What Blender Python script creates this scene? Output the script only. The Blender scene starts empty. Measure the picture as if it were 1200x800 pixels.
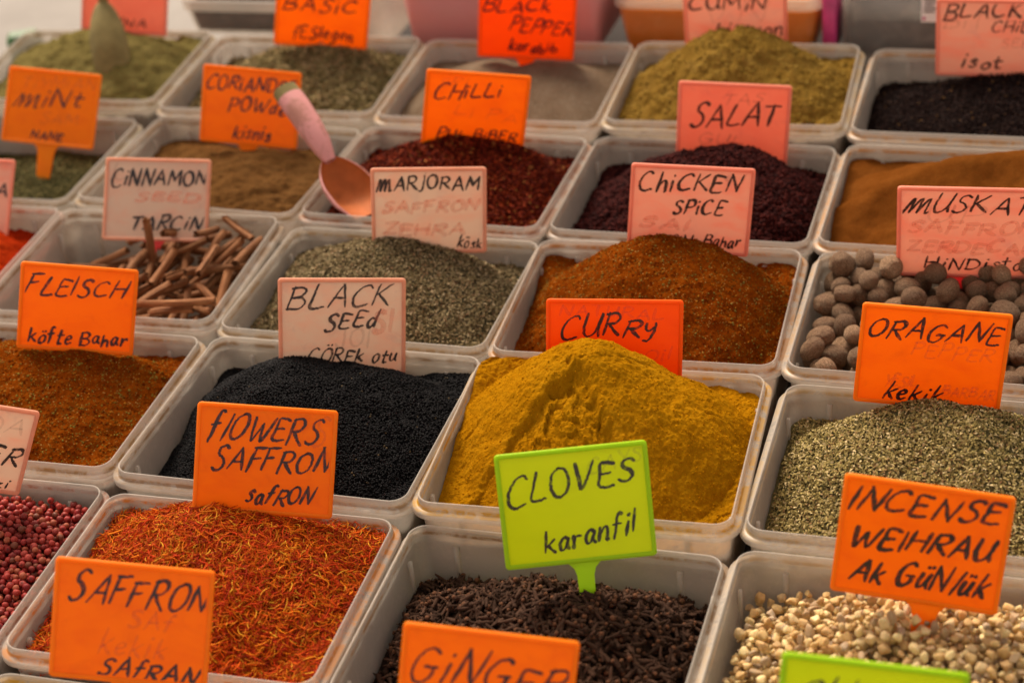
import bpy, math, random
import numpy as np
from mathutils import Matrix, Vector

# ------------------------------------------------------------------ camera, world, light, exposure
scene = bpy.context.scene
COL = scene.collection
RNG = np.random.default_rng(7)
random.seed(7)

CAM_POS = (0.97612562, -1.07025409, 0.82267871)
CAM_R = np.array([[0.9553860195, 0.0687169467, -0.2872551739],
                  [0.2812772838, -0.5084058497, 0.8138836413],
                  [-0.0901146120, -0.8583714075, -0.5050523571]])
cam_d = bpy.data.cameras.new("camera")
cam = bpy.data.objects.new("camera", cam_d)
COL.objects.link(cam)
M4 = Matrix([list(r) for r in (CAM_R @ np.diag([1, -1, -1]))]).to_4x4()
M4.translation = Vector(CAM_POS)
cam.matrix_world = M4
cam_d.sensor_width = 36.0
cam_d.lens = 65.70
cam_d.clip_start = 0.05
cam_d.clip_end = 300.0
cam_d.dof.use_dof = True
cam_d.dof.focus_distance = 1.46
cam_d.dof.aperture_fstop = 4.9
cam_d.dof.aperture_blades = 0
scene.camera = cam

SUN_EL, SUN_AZ = math.radians(52), math.radians(-38)     # azimuth from +y (behind the stall) towards +x
world = bpy.data.worlds.new("World")
scene.world = world
world.use_nodes = True
wn = world.node_tree
bg = wn.nodes["Background"]
sky = wn.nodes.new("ShaderNodeTexSky")
sky.sky_type = 'NISHITA'
sky.sun_disc = False
sky.sun_elevation = SUN_EL
sky.sun_rotation = SUN_AZ
hsv = wn.nodes.new("ShaderNodeHueSaturation")
hsv.inputs["Saturation"].default_value = 0.25
mx = wn.nodes.new("ShaderNodeMixRGB")
mx.blend_type = 'MULTIPLY'
mx.inputs[0].default_value = 1.0
mx.inputs[2].default_value = (1.0, 0.84, 0.70, 1)
wn.links.new(sky.outputs[0], hsv.inputs["Color"])
wn.links.new(hsv.outputs[0], mx.inputs[1])
wn.links.new(mx.outputs[0], bg.inputs[0])
bg.inputs[1].default_value = 0.10

sun_d = bpy.data.lights.new("sun", 'SUN')
sun_d.energy = 2.4
sun_d.angle = math.radians(26)
sun_d.color = (1.0, 0.86, 0.70)
sun = bpy.data.objects.new("sun", sun_d)
COL.objects.link(sun)
sdir = Vector((math.sin(SUN_AZ) * math.cos(SUN_EL), math.cos(SUN_AZ) * math.cos(SUN_EL), math.sin(SUN_EL)))
sun.rotation_euler = sdir.to_track_quat('Z', 'Y').to_euler()
sun.location = sdir * 6

vs = scene.view_settings
vs.view_transform = 'Standard'
vs.look = 'None'
vs.exposure = 1.22
vs.gamma = 1.0
vs.use_curve_mapping = False
scene.cycles.max_bounces = 8
scene.cycles.transparent_max_bounces = 12
scene.cycles.sample_clamp_indirect = 4.0

# ------------------------------------------------------------------ helpers
def lin(r, g, b):
    f = lambda c: c / 12.92 if c <= 0.04045 else ((c + 0.055) / 1.055) ** 2.4
    return (f(r / 255), f(g / 255), f(b / 255))

def np_mesh(name, parts, mats, smooth=True):
    """parts: list of (verts Nx3, faces MxK int, material index, colour None|Nx3)"""
    me = bpy.data.meshes.new(name)
    V, L, starts, totals, mi, cols = [], [], [], [], [], []
    off = lo = 0
    anyc = any(p[3] is not None for p in parts)
    for v, f, m, c in parts:
        v = np.asarray(v, np.float32).reshape(-1, 3)
        f = np.asarray(f, np.int32)
        V.append(v)
        L.append((f + off).ravel())
        k = f.shape[1]
        starts.append(lo + np.arange(len(f)) * k)
        totals.append(np.full(len(f), k))
        mi.append(np.full(len(f), m))
        if anyc:
            cc = np.ones((len(v), 4), np.float32)
            if c is not None:
                cc[:, :3] = c
            cols.append(cc)
        off += len(v)
        lo += f.size
    V = np.concatenate(V); L = np.concatenate(L).astype(np.int32)
    starts = np.concatenate(starts).astype(np.int32); totals = np.concatenate(totals).astype(np.int32)
    mi = np.concatenate(mi).astype(np.int32)
    me.vertices.add(len(V)); me.vertices.foreach_set("co", V.ravel())
    me.loops.add(len(L)); me.loops.foreach_set("vertex_index", L)
    me.polygons.add(len(starts))
    me.polygons.foreach_set("loop_start", starts)
    me.polygons.foreach_set("loop_total", totals)
    me.polygons.foreach_set("material_index", mi)
    me.polygons.foreach_set("use_smooth", np.full(len(starts), smooth))
    if anyc:
        a = me.attributes.new("Col", 'FLOAT_COLOR', 'POINT')
        a.data.foreach_set("color", np.concatenate(cols).ravel())
    for m in mats:
        me.materials.append(m)
    me.update(calc_edges=True)
    me.validate()
    return me

def link(name, me, parent=None, loc=(0, 0, 0), rot=(0, 0, 0)):
    o = bpy.data.objects.new(name, me)
    COL.objects.link(o)
    o.location = loc
    o.rotation_euler = rot
    if parent is not None:
        o.parent = parent
    return o

def tag(o, label=None, cat=None, group=None, kind=None):
    if label: o["label"] = label
    if cat: o["category"] = cat
    if group: o["group"] = group
    if kind: o["kind"] = kind
    return o

def box_part(c, s, m=0):
    c = np.array(c); h = np.array(s) / 2
    v = np.array([[-1,-1,-1],[1,-1,-1],[1,1,-1],[-1,1,-1],[-1,-1,1],[1,-1,1],[1,1,1],[-1,1,1]]) * h + c
    f = [[0,3,2,1],[4,5,6,7],[0,1,5,4],[1,2,6,5],[2,3,7,6],[3,0,4,7]]
    return (v, np.array(f), m, None)

def rrect(hx, hy, r, n=6):
    r = max(r, 1e-4)
    pts = []
    for cx, cy, a0 in ((hx - r, -hy + r, -90), (hx - r, hy - r, 0), (-hx + r, hy - r, 90), (-hx + r, -hy + r, 180)):
        for k in range(n + 1):
            a = math.radians(a0 + 90 * k / n)
            pts.append((cx + r * math.cos(a), cy + r * math.sin(a)))
    return np.array(pts)

def sweep(hx, hy, r, prof, n=6, cap0=False, cap1=False, m=0, closed=False):
    """prof: list of (inset, z). returns parts"""
    rings = []
    for ins, z in prof:
        p = rrect(hx - ins, hy - ins, max(r - ins, 0.0008), n)
        rings.append(np.c_[p, np.full(len(p), z)])
    k = len(rings[0])
    V = np.concatenate(rings)
    F = []
    i = np.arange(k); j = (i + 1) % k
    rr = range(len(rings) if closed else len(rings) - 1)
    for a in rr:
        b = (a + 1) % len(rings)
        F.append(np.c_[a * k + i, a * k + j, b * k + j, b * k + i])
    parts = [(V, np.concatenate(F), m, None)]
    if cap0: parts.append((rings[0], np.arange(k)[::-1][None, :], m, None))
    if cap1: parts.append((rings[-1], np.arange(k)[None, :], m, None))
    return parts

def hash2(ix, iy, seed):
    h = (ix.astype(np.int64) * 374761393 + iy.astype(np.int64) * 668265263 + seed * 1442695041) & 0xFFFFFFFF
    h = ((h ^ (h >> 13)) * 1274126177) & 0xFFFFFFFF
    h = (h ^ (h >> 16)) & 0xFFFFFFFF
    return h / 4294967295.0

def vnoise(x, y, seed=0):
    ix = np.floor(x); iy = np.floor(y)
    fx = x - ix; fy = y - iy
    fx = fx * fx * fx * (fx * (fx * 6 - 15) + 10); fy = fy * fy * fy * (fy * (fy * 6 - 15) + 10)
    a = hash2(ix, iy, seed); b = hash2(ix + 1, iy, seed); c = hash2(ix, iy + 1, seed); d = hash2(ix + 1, iy + 1, seed)
    return (a + (b - a) * fx) * (1 - fy) + (c + (d - c) * fx) * fy - 0.5

def cells(x, y, seed=0):
    """1 - distance to nearest jittered cell point: crumb shapes"""
    ix = np.floor(x); iy = np.floor(y)
    best = np.full(x.shape, 9.0)
    for dx in (-1, 0, 1):
        for dy in (-1, 0, 1):
            px = ix + dx + hash2(ix + dx, iy + dy, seed); py = iy + dy + hash2(ix + dx, iy + dy, seed + 91)
            rad = 0.5 + 0.9 * hash2(ix + dx, iy + dy, seed + 17)
            best = np.minimum(best, np.hypot(px - x, py - y) / rad)
    return np.clip(1 - best, 0, 1)

def rotmats(n, tiltmax, rng, normals=None, full=False):
    """random yaw, then a tilt up to tiltmax; optional alignment of z to normals"""
    if full:
        q = rng.normal(size=(n, 4)); q /= np.linalg.norm(q, axis=1)[:, None]
        w, x, y, z = q.T
        return np.stack([np.stack([1-2*(y*y+z*z), 2*(x*y-z*w), 2*(x*z+y*w)], -1),
                         np.stack([2*(x*y+z*w), 1-2*(x*x+z*z), 2*(y*z-x*w)], -1),
                         np.stack([2*(x*z-y*w), 2*(y*z+x*w), 1-2*(x*x+y*y)], -1)], 1)
    a = rng.uniform(0, 2 * np.pi, n); t = rng.uniform(-tiltmax, tiltmax, n); s = rng.uniform(-tiltmax, tiltmax, n)
    ca, sa = np.cos(a), np.sin(a); ct, st = np.cos(t), np.sin(t); cs, ss = np.cos(s), np.sin(s)
    o = np.zeros(n); l = np.ones(n)
    Rz = np.stack([np.stack([ca, -sa, o], -1), np.stack([sa, ca, o], -1), np.stack([o, o, l], -1)], 1)
    Rx = np.stack([np.stack([l, o, o], -1), np.stack([o, ct, -st], -1), np.stack([o, st, ct], -1)], 1)
    Ry = np.stack([np.stack([cs, o, ss], -1), np.stack([o, l, o], -1), np.stack([-ss, o, cs], -1)], 1)
    R = Rx @ Ry @ Rz if normals is None else Rz @ Ry @ Rx
    R = Rz @ Ry @ Rx
    if normals is not None:
        nz = normals / np.linalg.norm(normals, axis=1)[:, None]
        ux = np.cross(np.tile([0., 1., 0.], (n, 1)), nz); ux /= np.linalg.norm(ux, axis=1)[:, None]
        uy = np.cross(nz, ux)
        R = np.stack([ux, uy, nz], -1) @ R @ np.eye(3)
    return R

def scatter(T, F, pos, R, scale, col, m=1):
    """copies of template T,F"""
    n = len(pos); k = len(T)
    sc = np.asarray(scale)
    if sc.ndim == 1: sc = sc[:, None]
    v = np.einsum('nij,nkj->nki', R, T[None] * sc[:, None, :]) + pos[:, None, :]
    f = (F[None] + (np.arange(n) * k)[:, None, None]).reshape(-1, F.shape[1])
    c = np.repeat(col, k, 0)
    return (v.reshape(-1, 3), f, m, c)

def palette(n, rng, cols, weights=None, jit=0.12):
    cols = np.array(cols, float)
    w = None if weights is None else np.array(weights, float) / np.sum(weights)
    c = cols[rng.choice(len(cols), n, p=w)]
    return np.clip(c * (1 + rng.normal(0, jit, (n, 1))), 0.002, 1)

def icosph(sub=1):
    t = (1 + 5 ** .5) / 2
    v = [(-1,t,0),(1,t,0),(-1,-t,0),(1,-t,0),(0,-1,t),(0,1,t),(0,-1,-t),(0,1,-t),(t,0,-1),(t,0,1),(-t,0,-1),(-t,0,1)]
    v = [np.array(p) / np.linalg.norm(p) for p in v]
    f = [(0,11,5),(0,5,1),(0,1,7),(0,7,10),(0,10,11),(1,5,9),(5,11,4),(11,10,2),(10,7,6),(7,1,8),(3,9,4),(3,4,2),(3,2,6),(3,6,8),(3,8,9),(4,9,5),(2,4,11),(6,2,10),(8,6,7),(9,8,1)]
    for _ in range(sub):
        cache = {}; nf = []
        def mid(a, b):
            k = (min(a, b), max(a, b))
            if k not in cache:
                p = v[a] + v[b]; v.append(p / np.linalg.norm(p)); cache[k] = len(v) - 1
            return cache[k]
        for a, b, c in f:
            x, y, z = mid(a, b), mid(b, c), mid(c, a)
            nf += [(a, x, z), (b, y, x), (c, z, y), (x, y, z)]
        f = nf
    return np.array(v), np.array(f)

def tube(path, radii, n=10, m=0, flat=None, up=(0, 0, 1), cap=True):
    """loft ellipses along a path. radii: per point r or (ra, rb)"""
    P = np.array(path, float); k = len(P)
    R = np.array([r if hasattr(r, '__len__') else (r, r) for r in radii], float)
    rings = []
    up = np.array(up, float)
    for i in range(k):
        t = P[min(i + 1, k - 1)] - P[max(i - 1, 0)]; t /= np.linalg.norm(t)
        a = np.cross(t, up); a /= np.linalg.norm(a); b = np.cross(a, t)
        th = np.arange(n) * 2 * np.pi / n
        rings.append(P[i] + np.outer(np.cos(th) * R[i, 0], a) + np.outer(np.sin(th) * R[i, 1], b))
    V = np.concatenate(rings); i = np.arange(n); j = (i + 1) % n
    F = np.concatenate([np.c_[a * n + i, a * n + j, (a + 1) * n + j, (a + 1) * n + i] for a in range(k - 1)])
    parts = [(V, F, m, None)]
    if cap:
        parts.append((rings[0], np.arange(n)[::-1][None], m, None)); parts.append((rings[-1], np.arange(n)[None], m, None))
    return parts

# ------------------------------------------------------------------ materials
DIM = 0.58
class NT:
    def __init__(s, name):
        s.m = bpy.data.materials.new(name); s.m.use_nodes = True
        s.t = s.m.node_tree; s.b = s.t.nodes["Principled BSDF"]; s.out = s.t.nodes["Material Output"]
    def n(s, typ, **kw):
        nd = s.t.nodes.new("ShaderNode" + typ)
        for k, v in kw.items(): setattr(nd, k, v)
        return nd
    def l(s, a, b): s.t.links.new(a, b)
    def noise(s, scale, detail=4, rough=0.55, vec=None, dist=0.0):
        nd = s.n("TexNoise"); nd.inputs["Scale"].default_value = scale; nd.inputs["Detail"].default_value = detail
        nd.inputs["Roughness"].default_value = rough; nd.inputs["Distortion"].default_value = dist
        if vec is not None: s.l(vec, nd.inputs["Vector"])
        return nd
    def ramp(s, fac, stops):
        nd = s.n("ValToRGB"); cr = nd.color_ramp
        while len(cr.elements) < len(stops): cr.elements.new(0.5)
        for e, (p, c) in zip(cr.elements, stops):
            e.position = p; e.color = tuple(c) + (1,) if len(c) == 3 else c
        s.l(fac, nd.inputs[0]); return nd
    def mix(s, fac, a, b, blend='MIX'):
        nd = s.n("MixRGB", blend_type=blend)
        for sock, v in ((nd.inputs[0], fac), (nd.inputs[1], a), (nd.inputs[2], b)):
            if isinstance(v, (int, float)): sock.default_value = v
            elif isinstance(v, tuple): sock.default_value = v + (1,) if len(v) == 3 else v
            else: s.l(v, sock)
        return nd
    def math(s, op, a, b=0.0):
        nd = s.n("Math", operation=op)
        for sock, v in ((nd.inputs[0], a), (nd.inputs[1], b)):
            if isinstance(v, (int, float)): sock.default_value = v
            else: s.l(v, sock)
        return nd
    def bump(s, h, strength=0.3, dist=0.001):
        nd = s.n("Bump"); nd.inputs["Strength"].default_value = strength; nd.inputs["Distance"].default_value = dist
        s.l(h, nd.inputs["Height"]); s.l(nd.outputs[0], s.b.inputs["Normal"]); return nd
    def obj(s): return s.n("TexCoord").outputs["Object"]

def mat_powder(name, c0, c1, c2, speck=None, scale=420, bump=0.6, rough=0.95):
    c0, c1, c2 = (tuple(x * DIM for x in c) for c in (c0, c1, c2))
    speck = [(a, tuple(x * DIM for x in c), d) for a, c, d in speck] if speck else None
    t = NT(name); v = t.obj()
    n1 = t.noise(scale, 5, 0.7, v); n2 = t.noise(45, 4, 0.6, v)
    f = t.mix(0.45, n1.outputs[0], n2.outputs[0])
    r = t.ramp(f.outputs[0], [(0.32, c0), (0.5, c1), (0.68, c2)])
    c = r.outputs[0]
    if speck:
        for sc, col, dens in speck:
            vo = t.n("TexVoronoi"); vo.inputs["Scale"].default_value = sc; t.l(v, vo.inputs["Vector"])
            sep = t.n("SeparateColor"); t.l(vo.outputs["Color"], sep.inputs[0])
            a = t.math('LESS_THAN', sep.outputs[0], dens)
            b = t.math('LESS_THAN', vo.outputs["Distance"], 0.42)
            k = t.math('MULTIPLY', a.outputs[0], b.outputs[0])
            c = t.mix(k.outputs[0], c, col).outputs[0]
    t.l(c, t.b.inputs["Base Color"])
    t.b.inputs["Roughness"].default_value = rough
    t.b.inputs["Specular IOR Level"].default_value = 0.0
    t.bump(n1.outputs[0], bump, 0.0015)
    return t.m

def mat_grain(name, rough=0.7, spec=0.3, bump=None, sss=0.0, mottling=0.25, mscale=900, dim=0.58):
    t = NT(name)
    a = t.n("Attribute", attribute_name="Col")
    v = t.obj()
    n = t.noise(mscale, 3, 0.6, v)
    mr = t.n("MapRange"); t.l(n.outputs[0], mr.inputs[0])
    mr.inputs[1].default_value = 0.3; mr.inputs[2].default_value = 0.7
    mr.inputs[3].default_value = 1 - mottling; mr.inputs[4].default_value = 1 + mottling
    x = t.mix(1.0, t.mix(1.0, a.outputs["Color"], (dim, dim, dim), 'MULTIPLY').outputs[0], mr.outputs[0], 'MULTIPLY')
    t.l(x.outputs[0], t.b.inputs["Base Color"])
    t.b.inputs["Roughness"].default_value = rough
    t.b.inputs["Specular IOR Level"].default_value = spec
    if sss:
        t.b.inputs["Subsurface Weight"].default_value = sss
        t.b.inputs["Subsurface Radius"].default_value = (0.004, 0.0025, 0.0015)
        t.b.inputs["Subsurface Scale"].default_value = 0.8
    if bump: t.bump(n.outputs[0], bump, 0.0006)
    return t.m

def mat_tub(name, clear, ca=(0.60, 0.55, 0.49), cb=(0.77, 0.72, 0.65)):
    t = NT(name); v = t.obj()
    oi = t.n("ObjectInfo")
    n1 = t.noise(14, 5, 0.65, v); n2 = t.noise(160, 4, 0.7, v); n3 = t.noise(55, 5, 0.75, v, 0.6)
    base = t.mix(n1.outputs[0], ca, cb)
    # spice dust caught in the corner between ledge and lip, and dusty film on the walls
    sp = t.n("SeparateXYZ"); t.l(v, sp.inputs[0])
    d = t.math('ABSOLUTE', t.math('SUBTRACT', sp.outputs[2], 0.0912).outputs[0])
    groove = t.n("MapRange"); t.l(d.outputs[0], groove.inputs[0])
    groove.inputs[1].default_value = 0.0009; groove.inputs[2].default_value = 0.0030; groove.inputs[3].default_value = 1; groove.inputs[4].default_value = 0
    pat = t.ramp(n3.outputs[0], [(0.36, (0, 0, 0)), (0.54, (1, 1, 1))])
    g = t.math('MULTIPLY', groove.outputs[0], pat.outputs[0])
    film = t.ramp(n3.outputs[0], [(0.48, (0, 0, 0)), (0.80, (0.6, 0.6, 0.6))])
    spk = t.ramp(n2.outputs[0], [(0.66, (0, 0, 0)), (0.72, (0.6, 0.6, 0.6))])
    dust = t.math('MAXIMUM', t.math('MULTIPLY', g.outputs[0], 1.0).outputs[0], t.math('MULTIPLY', film.outputs[0], 0.45).outputs[0])
    dust = t.math('MAXIMUM', dust.outputs[0], t.math('MULTIPLY', spk.outputs[0], t.math('MULTIPLY', groove.outputs[0], 0.8).outputs[0]).outputs[0])
    c = t.mix(dust.outputs[0], base.outputs[0], oi.outputs["Color"])
    t.l(c.outputs[0], t.b.inputs["Base Color"])
    t.b.inputs["Roughness"].default_value = 0.36
    t.b.inputs["Specular IOR Level"].default_value = 0.5
    t.bump(n1.outputs[0], 0.15, 0.002)
    tr = t.n("BsdfTranslucent"); t.l(c.outputs[0], tr.inputs[0])
    tp = t.n("BsdfTransparent"); tp.inputs[0].default_value = (0.95, 0.93, 0.9, 1)
    m1 = t.n("MixShader"); m1.inputs[0].default_value = 0.27; t.l(t.b.outputs[0], m1.inputs[1]); t.l(tr.outputs[0], m1.inputs[2])
    m2 = t.n("MixShader")
    k = t.math('MULTIPLY', t.math('SUBTRACT', 1.0, dust.outputs[0]).outputs[0], clear)
    t.l(k.outputs[0], m2.inputs[0]); t.l(m1.outputs[0], m2.inputs[1]); t.l(tp.outputs[0], m2.inputs[2])
    t.l(m2.outputs[0], t.out.inputs[0])
    return t.m

def mat_board(name, c, stain, amt, stain2=None, trans=0.5):
    t = NT(name); v = t.obj()
    oi = t.n("ObjectInfo")
    add = t.n("VectorMath", operation='ADD'); t.l(v, add.inputs[0])
    rv = t.n("CombineXYZ"); t.l(t.math('MULTIPLY', oi.outputs["Random"], 9.0).outputs[0], rv.inputs[0]); t.l(rv.outputs[0], add.inputs[1])
    mp = t.n("Mapping"); t.l(add.outputs[0], mp.inputs[0]); mp.inputs["Scale"].default_value = (1, 1, 2.2)
    n1 = t.noise(28, 5, 0.6, mp.outputs[0], 0.4)
    n2 = t.noise(60, 5, 0.65, add.outputs[0], 0.8)
    f1 = t.ramp(n1.outputs[0], [(0.45, (0, 0, 0)), (0.75, (amt, amt, amt))])
    x = t.mix(f1.outputs[0], c, stain)
    if stain2:
        f2 = t.ramp(n2.outputs[0], [(0.55, (0, 0, 0)), (0.8, (0.35, 0.35, 0.35))])
        x = t.mix(f2.outputs[0], x.outputs[0], stain2)
    t.l(x.outputs[0], t.b.inputs["Base Color"])
    t.b.inputs["Roughness"].default_value = 0.38
    t.b.inputs["Specular IOR Level"].default_value = 0.22
    t.bump(n2.outputs[0], 0.06, 0.001)
    tr = t.n("BsdfTranslucent"); t.l(x.outputs[0], tr.inputs[0])
    m1 = t.n("MixShader"); m1.inputs[0].default_value = trans
    t.l(t.b.outputs[0], m1.inputs[1]); t.l(tr.outputs[0], m1.inputs[2]); t.l(m1.outputs[0], t.out.inputs[0])
    return t.m

def mat_plain(name, c, rough=0.6, spec=0.4, var=0.12, scale=40, bump=0.1):
    t = NT(name); v = t.obj(); n = t.noise(scale, 5, 0.6, v)
    r = t.ramp(n.outputs[0], [(0.3, tuple(x * (1 - var) for x in c)), (0.7, tuple(min(1, x * (1 + var)) for x in c))])
    t.l(r.outputs[0], t.b.inputs["Base Color"])
    t.b.inputs["Roughness"].default_value = rough; t.b.inputs["Specular IOR Level"].default_value = spec
    t.bump(n.outputs[0], bump, 0.002)
    return t.m

def mat_ink(name, c, alpha):
    t = NT(name); v = t.obj(); n = t.noise(240, 4, 0.7, v)
    t.b.inputs["Base Color"].default_value = tuple(c) + (1,)
    t.b.inputs["Roughness"].default_value = 0.45
    r = t.ramp(n.outputs[0], [(0.28, (alpha * 0.55,) * 3), (0.5, (alpha,) * 3)])
    tp = t.n("BsdfTransparent"); m = t.n("MixShader")
    t.l(r.outputs[0], m.inputs[0]); t.l(tp.outputs[0], m.inputs[1]); t.l(t.b.outputs[0], m.inputs[2]); t.l(m.outputs[0], t.out.inputs[0])
    return t.m

M_TUB = mat_tub("cloudy_plastic", 0.60)
M_CLEAR = mat_tub("clear_plastic", 0.84)
M_OTUB = mat_tub("orange_dusted_clear_plastic", 0.55, (0.80, 0.25, 0.03), (0.88, 0.36, 0.07))
M_PTUB = mat_tub("pink_cloudy_plastic", 0.35, (0.80, 0.34, 0.33), (0.88, 0.46, 0.43))
INK = mat_ink("marker_ink", (0.012, 0.009, 0.012), 0.97)
GHOST = mat_ink("wiped_ink", (0.14, 0.06, 0.07), 0.14)
GHOST_RED = mat_ink("wiped_red_ink", (0.80, 0.22, 0.13), 0.26)
B_OR = mat_board("orange_plastic", (1.0, 0.30, 0.006), (0.92, 0.22, 0.010), 0.7, (0.72, 0.15, 0.015))
F_OR = mat_board("orange_edge_plastic", (1.0, 0.34, 0.012), (0.95, 0.26, 0.02), 0.5)
B_RED = mat_board("red_orange_plastic", (1.0, 0.17, 0.006), (0.92, 0.13, 0.01), 0.5)
F_RED = mat_board("red_orange_edge_plastic", (1.0, 0.19, 0.012), (0.9, 0.14, 0.02), 0.4)
B_PALE = mat_board("pale_peach_plastic", (0.80, 0.63, 0.50), (0.86, 0.48, 0.34), 0.75, (0.48, 0.37, 0.36))
F_PALE = mat_board("peach_edge_plastic", (0.90, 0.50, 0.34), (0.72, 0.36, 0.22), 0.6)
B_PINK = mat_board("salmon_plastic", (0.88, 0.50, 0.37), (0.92, 0.34, 0.23), 0.8, (0.55, 0.33, 0.34))
F_PINK = mat_board("salmon_edge_plastic", (0.94, 0.42, 0.29), (0.85, 0.30, 0.20), 0.5)
B_SAL = mat_board("deep_salmon_plastic", (0.95, 0.36, 0.23), (0.92, 0.28, 0.18), 0.6, (0.6, 0.20, 0.20))
B_GRN = mat_board("lime_plastic", (0.72, 0.82, 0.010), (0.64, 0.76, 0.010), 0.5)
F_GRN = mat_board("lime_edge_plastic", (0.52, 0.78, 0.02), (0.46, 0.70, 0.02), 0.4)
S_PINK = mat_board("hot_pink_plastic", (0.95, 0.13, 0.13), (0.9, 0.10, 0.10), 0.4)
M_STAND = mat_plain("dark_board", (0.055, 0.045, 0.04), 0.8, 0.2, 0.3, 12)
M_GROUND = mat_plain("paving_stone", (0.24, 0.21, 0.18), 0.9, 0.2, 0.2, 4)
M_CLOTH = mat_plain("white_cloth", (0.30, 0.275, 0.25), 0.9, 0.1, 0.1, 10)

# ------------------------------------------------------------------ setting
g = link("ground", np_mesh("ground", [(np.array([[-60, -60, -0.95], [60, -60, -0.95], [60, 60, -0.95], [-60, 60, -0.95]]), np.array([[0, 1, 2, 3]]), 0, None)], [M_GROUND]))
tag(g, "pale paved ground under and around the spice stall", "ground", kind="structure")

# ------------------------------------------------------------------ grid of tubs
PX, PYW = 0.25, 0.1988
ROWZ = {-2: -0.0365, -1: -0.0195, 0: 0.0, 1: 0.012, 2: 0.024, 3: 0.043, 4: 0.060}
HB = 0.09
MEAS = {(1, 0): (0.244, 0.004), (2, 0): (0.502, -0.013), (3, 0): (0.752, 0.010), (1, 1): (0.242, 0.217), (2, 1): (0.500, 0.199),
        (3, 1): (0.750, 0.211), (0, 2): (-0.008, 0.418), (1, 2): (0.244, 0.399), (2, 2): (0.495, 0.401), (3, 2): (0.746, 0.406),
        (0, 3): (0.000, 0.609), (1, 3): (0.256, 0.597), (2, 3): (0.502, 0.595), (3, 3): (0.749, 0.611),
        (0, 4): (-0.018, 0.805), (1, 4): (0.248, 0.807), (2, 4): (0.503, 0.792), (3, 4): (0.744, 0.816)}
def J(i, j):
    if (i, j) in MEAS: return np.array(MEAS[(i, j)])
    return np.array([i * PX, j * PYW])

TILT = 0.042      # the tubs lean a little towards the front
class Tub: pass
TUBS = {}
def make_tub(key, i, j, label, dirt, loclbl=None):
    a, b = J(i, j), J(i + 1, j); a2, b2 = J(i, j + 1), J(i + 1, j + 1)
    W = np.linalg.norm(b - a) + 0.0030
    mid = (a + b) / 2; mid2 = (a2 + b2) / 2
    ang = 0.3 * math.atan2(b[1] - a[1], b[0] - a[0]) + 0.7 * math.atan2(-(mid2 - mid)[0], (mid2 - mid)[1])
    D = mid2[1] - mid[1] + 0.0015
    c = mid + np.array([-math.sin(ang), math.cos(ang)]) * (D / 2 + HB * TILT)
    t = Tub(); t.W, t.D, t.ang, t.c, t.z = W, D, ang, c, ROWZ[j] + 0.0020 * ((i * 7 + j * 5) % 3 - 1) + TILT * D / 2
    hx, hy = W / 2, D / 2
    root = link("spice_tub", None, None, (c[0], c[1], t.z - HB), (TILT, 0, ang))
    tag(root, label, "tub", "translucent plastic tubs set out in stepped rows")
    body = [(0.0125, 0.0), (0.0116, 0.036), (0.0106, 0.0385), (0.0072, HB - 0.0062)]
    inner = [(0.0082, HB - 0.006), (0.0116, 0.044), (0.0130, 0.040), (0.0148, 0.0018)]
    p1 = sweep(hx, hy, 0.020, body, 7, cap0=True) + sweep(hx, hy, 0.020, inner, 7, cap1=True)
    # moulded ribs in the corners and on the long walls
    for sx in (-1, 1):
        for sy in (-1, 1):
            for qx, qy in ((hx - .0108, hy - .034), (hx - .040, hy - .0108)):
                p1.append(box_part((sx * qx, sy * qy, .062), (.0026 if qx > hx - .02 else .0042, .0042 if qx > hx - .02 else .0026, .040)))
    o = link("tub_body", np_mesh("tub_body", p1, [M_TUB]), root)
    rim = [(0.0072, HB - 0.006), (0.0016, HB - 0.0060), (0.0005, HB - 0.0050), (0.0, HB - 0.0030), (0.0004, HB - 0.0010), (0.0012, HB),
           (0.0040, HB + 0.0001), (0.0050, HB + 0.0006), (0.0054, HB + 0.0018), (0.0058, HB + 0.0064), (0.0062, HB + 0.0074), (0.0068, HB + 0.0078),
           (0.0075, HB + 0.0074), (0.0078, HB + 0.0064), (0.0082, HB - 0.006)]
    o2 = link("rim", np_mesh("rim", sweep(hx, hy, 0.020, rim, 7), [M_TUB]), root)
    for q in (o, o2): q.color = tuple(dirt) + (1,)
    t.root = root
    TUBS[key] = t
    return t

def inner_half(t, z):
    """inner half sizes of a tub at local height z measured from the ledge"""
    ins = 0.0084 + 0.062 * np.clip(-z, 0, 0.09) + 0.0005
    return t.W / 2 - ins, t.D / 2 - ins

def heap_fn(t, corners, apex, h, k=0.6, p=2.1, noise=(), seed=1, extra=None, lift=.006):
    """corners: FL, FR, BR, BL edge heights rel. ledge; apex (u,v); h peak height above the ledge"""
    fl, fr, br, bl = (c + lift for c in corners)
    p = p + .3
    u0, v0 = apex
    def base(u, v):
        return (fl * (1 - u) * (1 - v) + fr * (1 + u) * (1 - v) + br * (1 + u) * (1 + v) + bl * (1 - u) * (1 + v)) / 4
    def f(u, v):
        a = np.where(u > u0, (u - u0) / (1 - u0), (u0 - u) / (1 + u0))
        b = np.where(v > v0, (v - v0) / (1 - v0), (v0 - v) / (1 + v0))
        r = np.clip((np.abs(a) ** p + np.abs(b) ** p) ** (1 / p), 0, 1)
        prof = k * (1 - r ** 2.0) + (1 - k) * (1 - np.sqrt(r * r * 0.94 + 0.0036) + 0.03)
        z = base(u, v) + (h - base(np.array(u0), np.array(v0))) * np.clip(prof, 0, 1)
        x = u * t.W / 2; y = v * t.D / 2
        for q, (s, amp) in enumerate(noise):
            z = z + amp * 2 * vnoise(x / s + 31.7 * seed, y / s + 11.3 * seed, seed * 13 + q)
        if extra is not None: z = z + extra(u, v, x, y)
        return z
    return f

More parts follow.
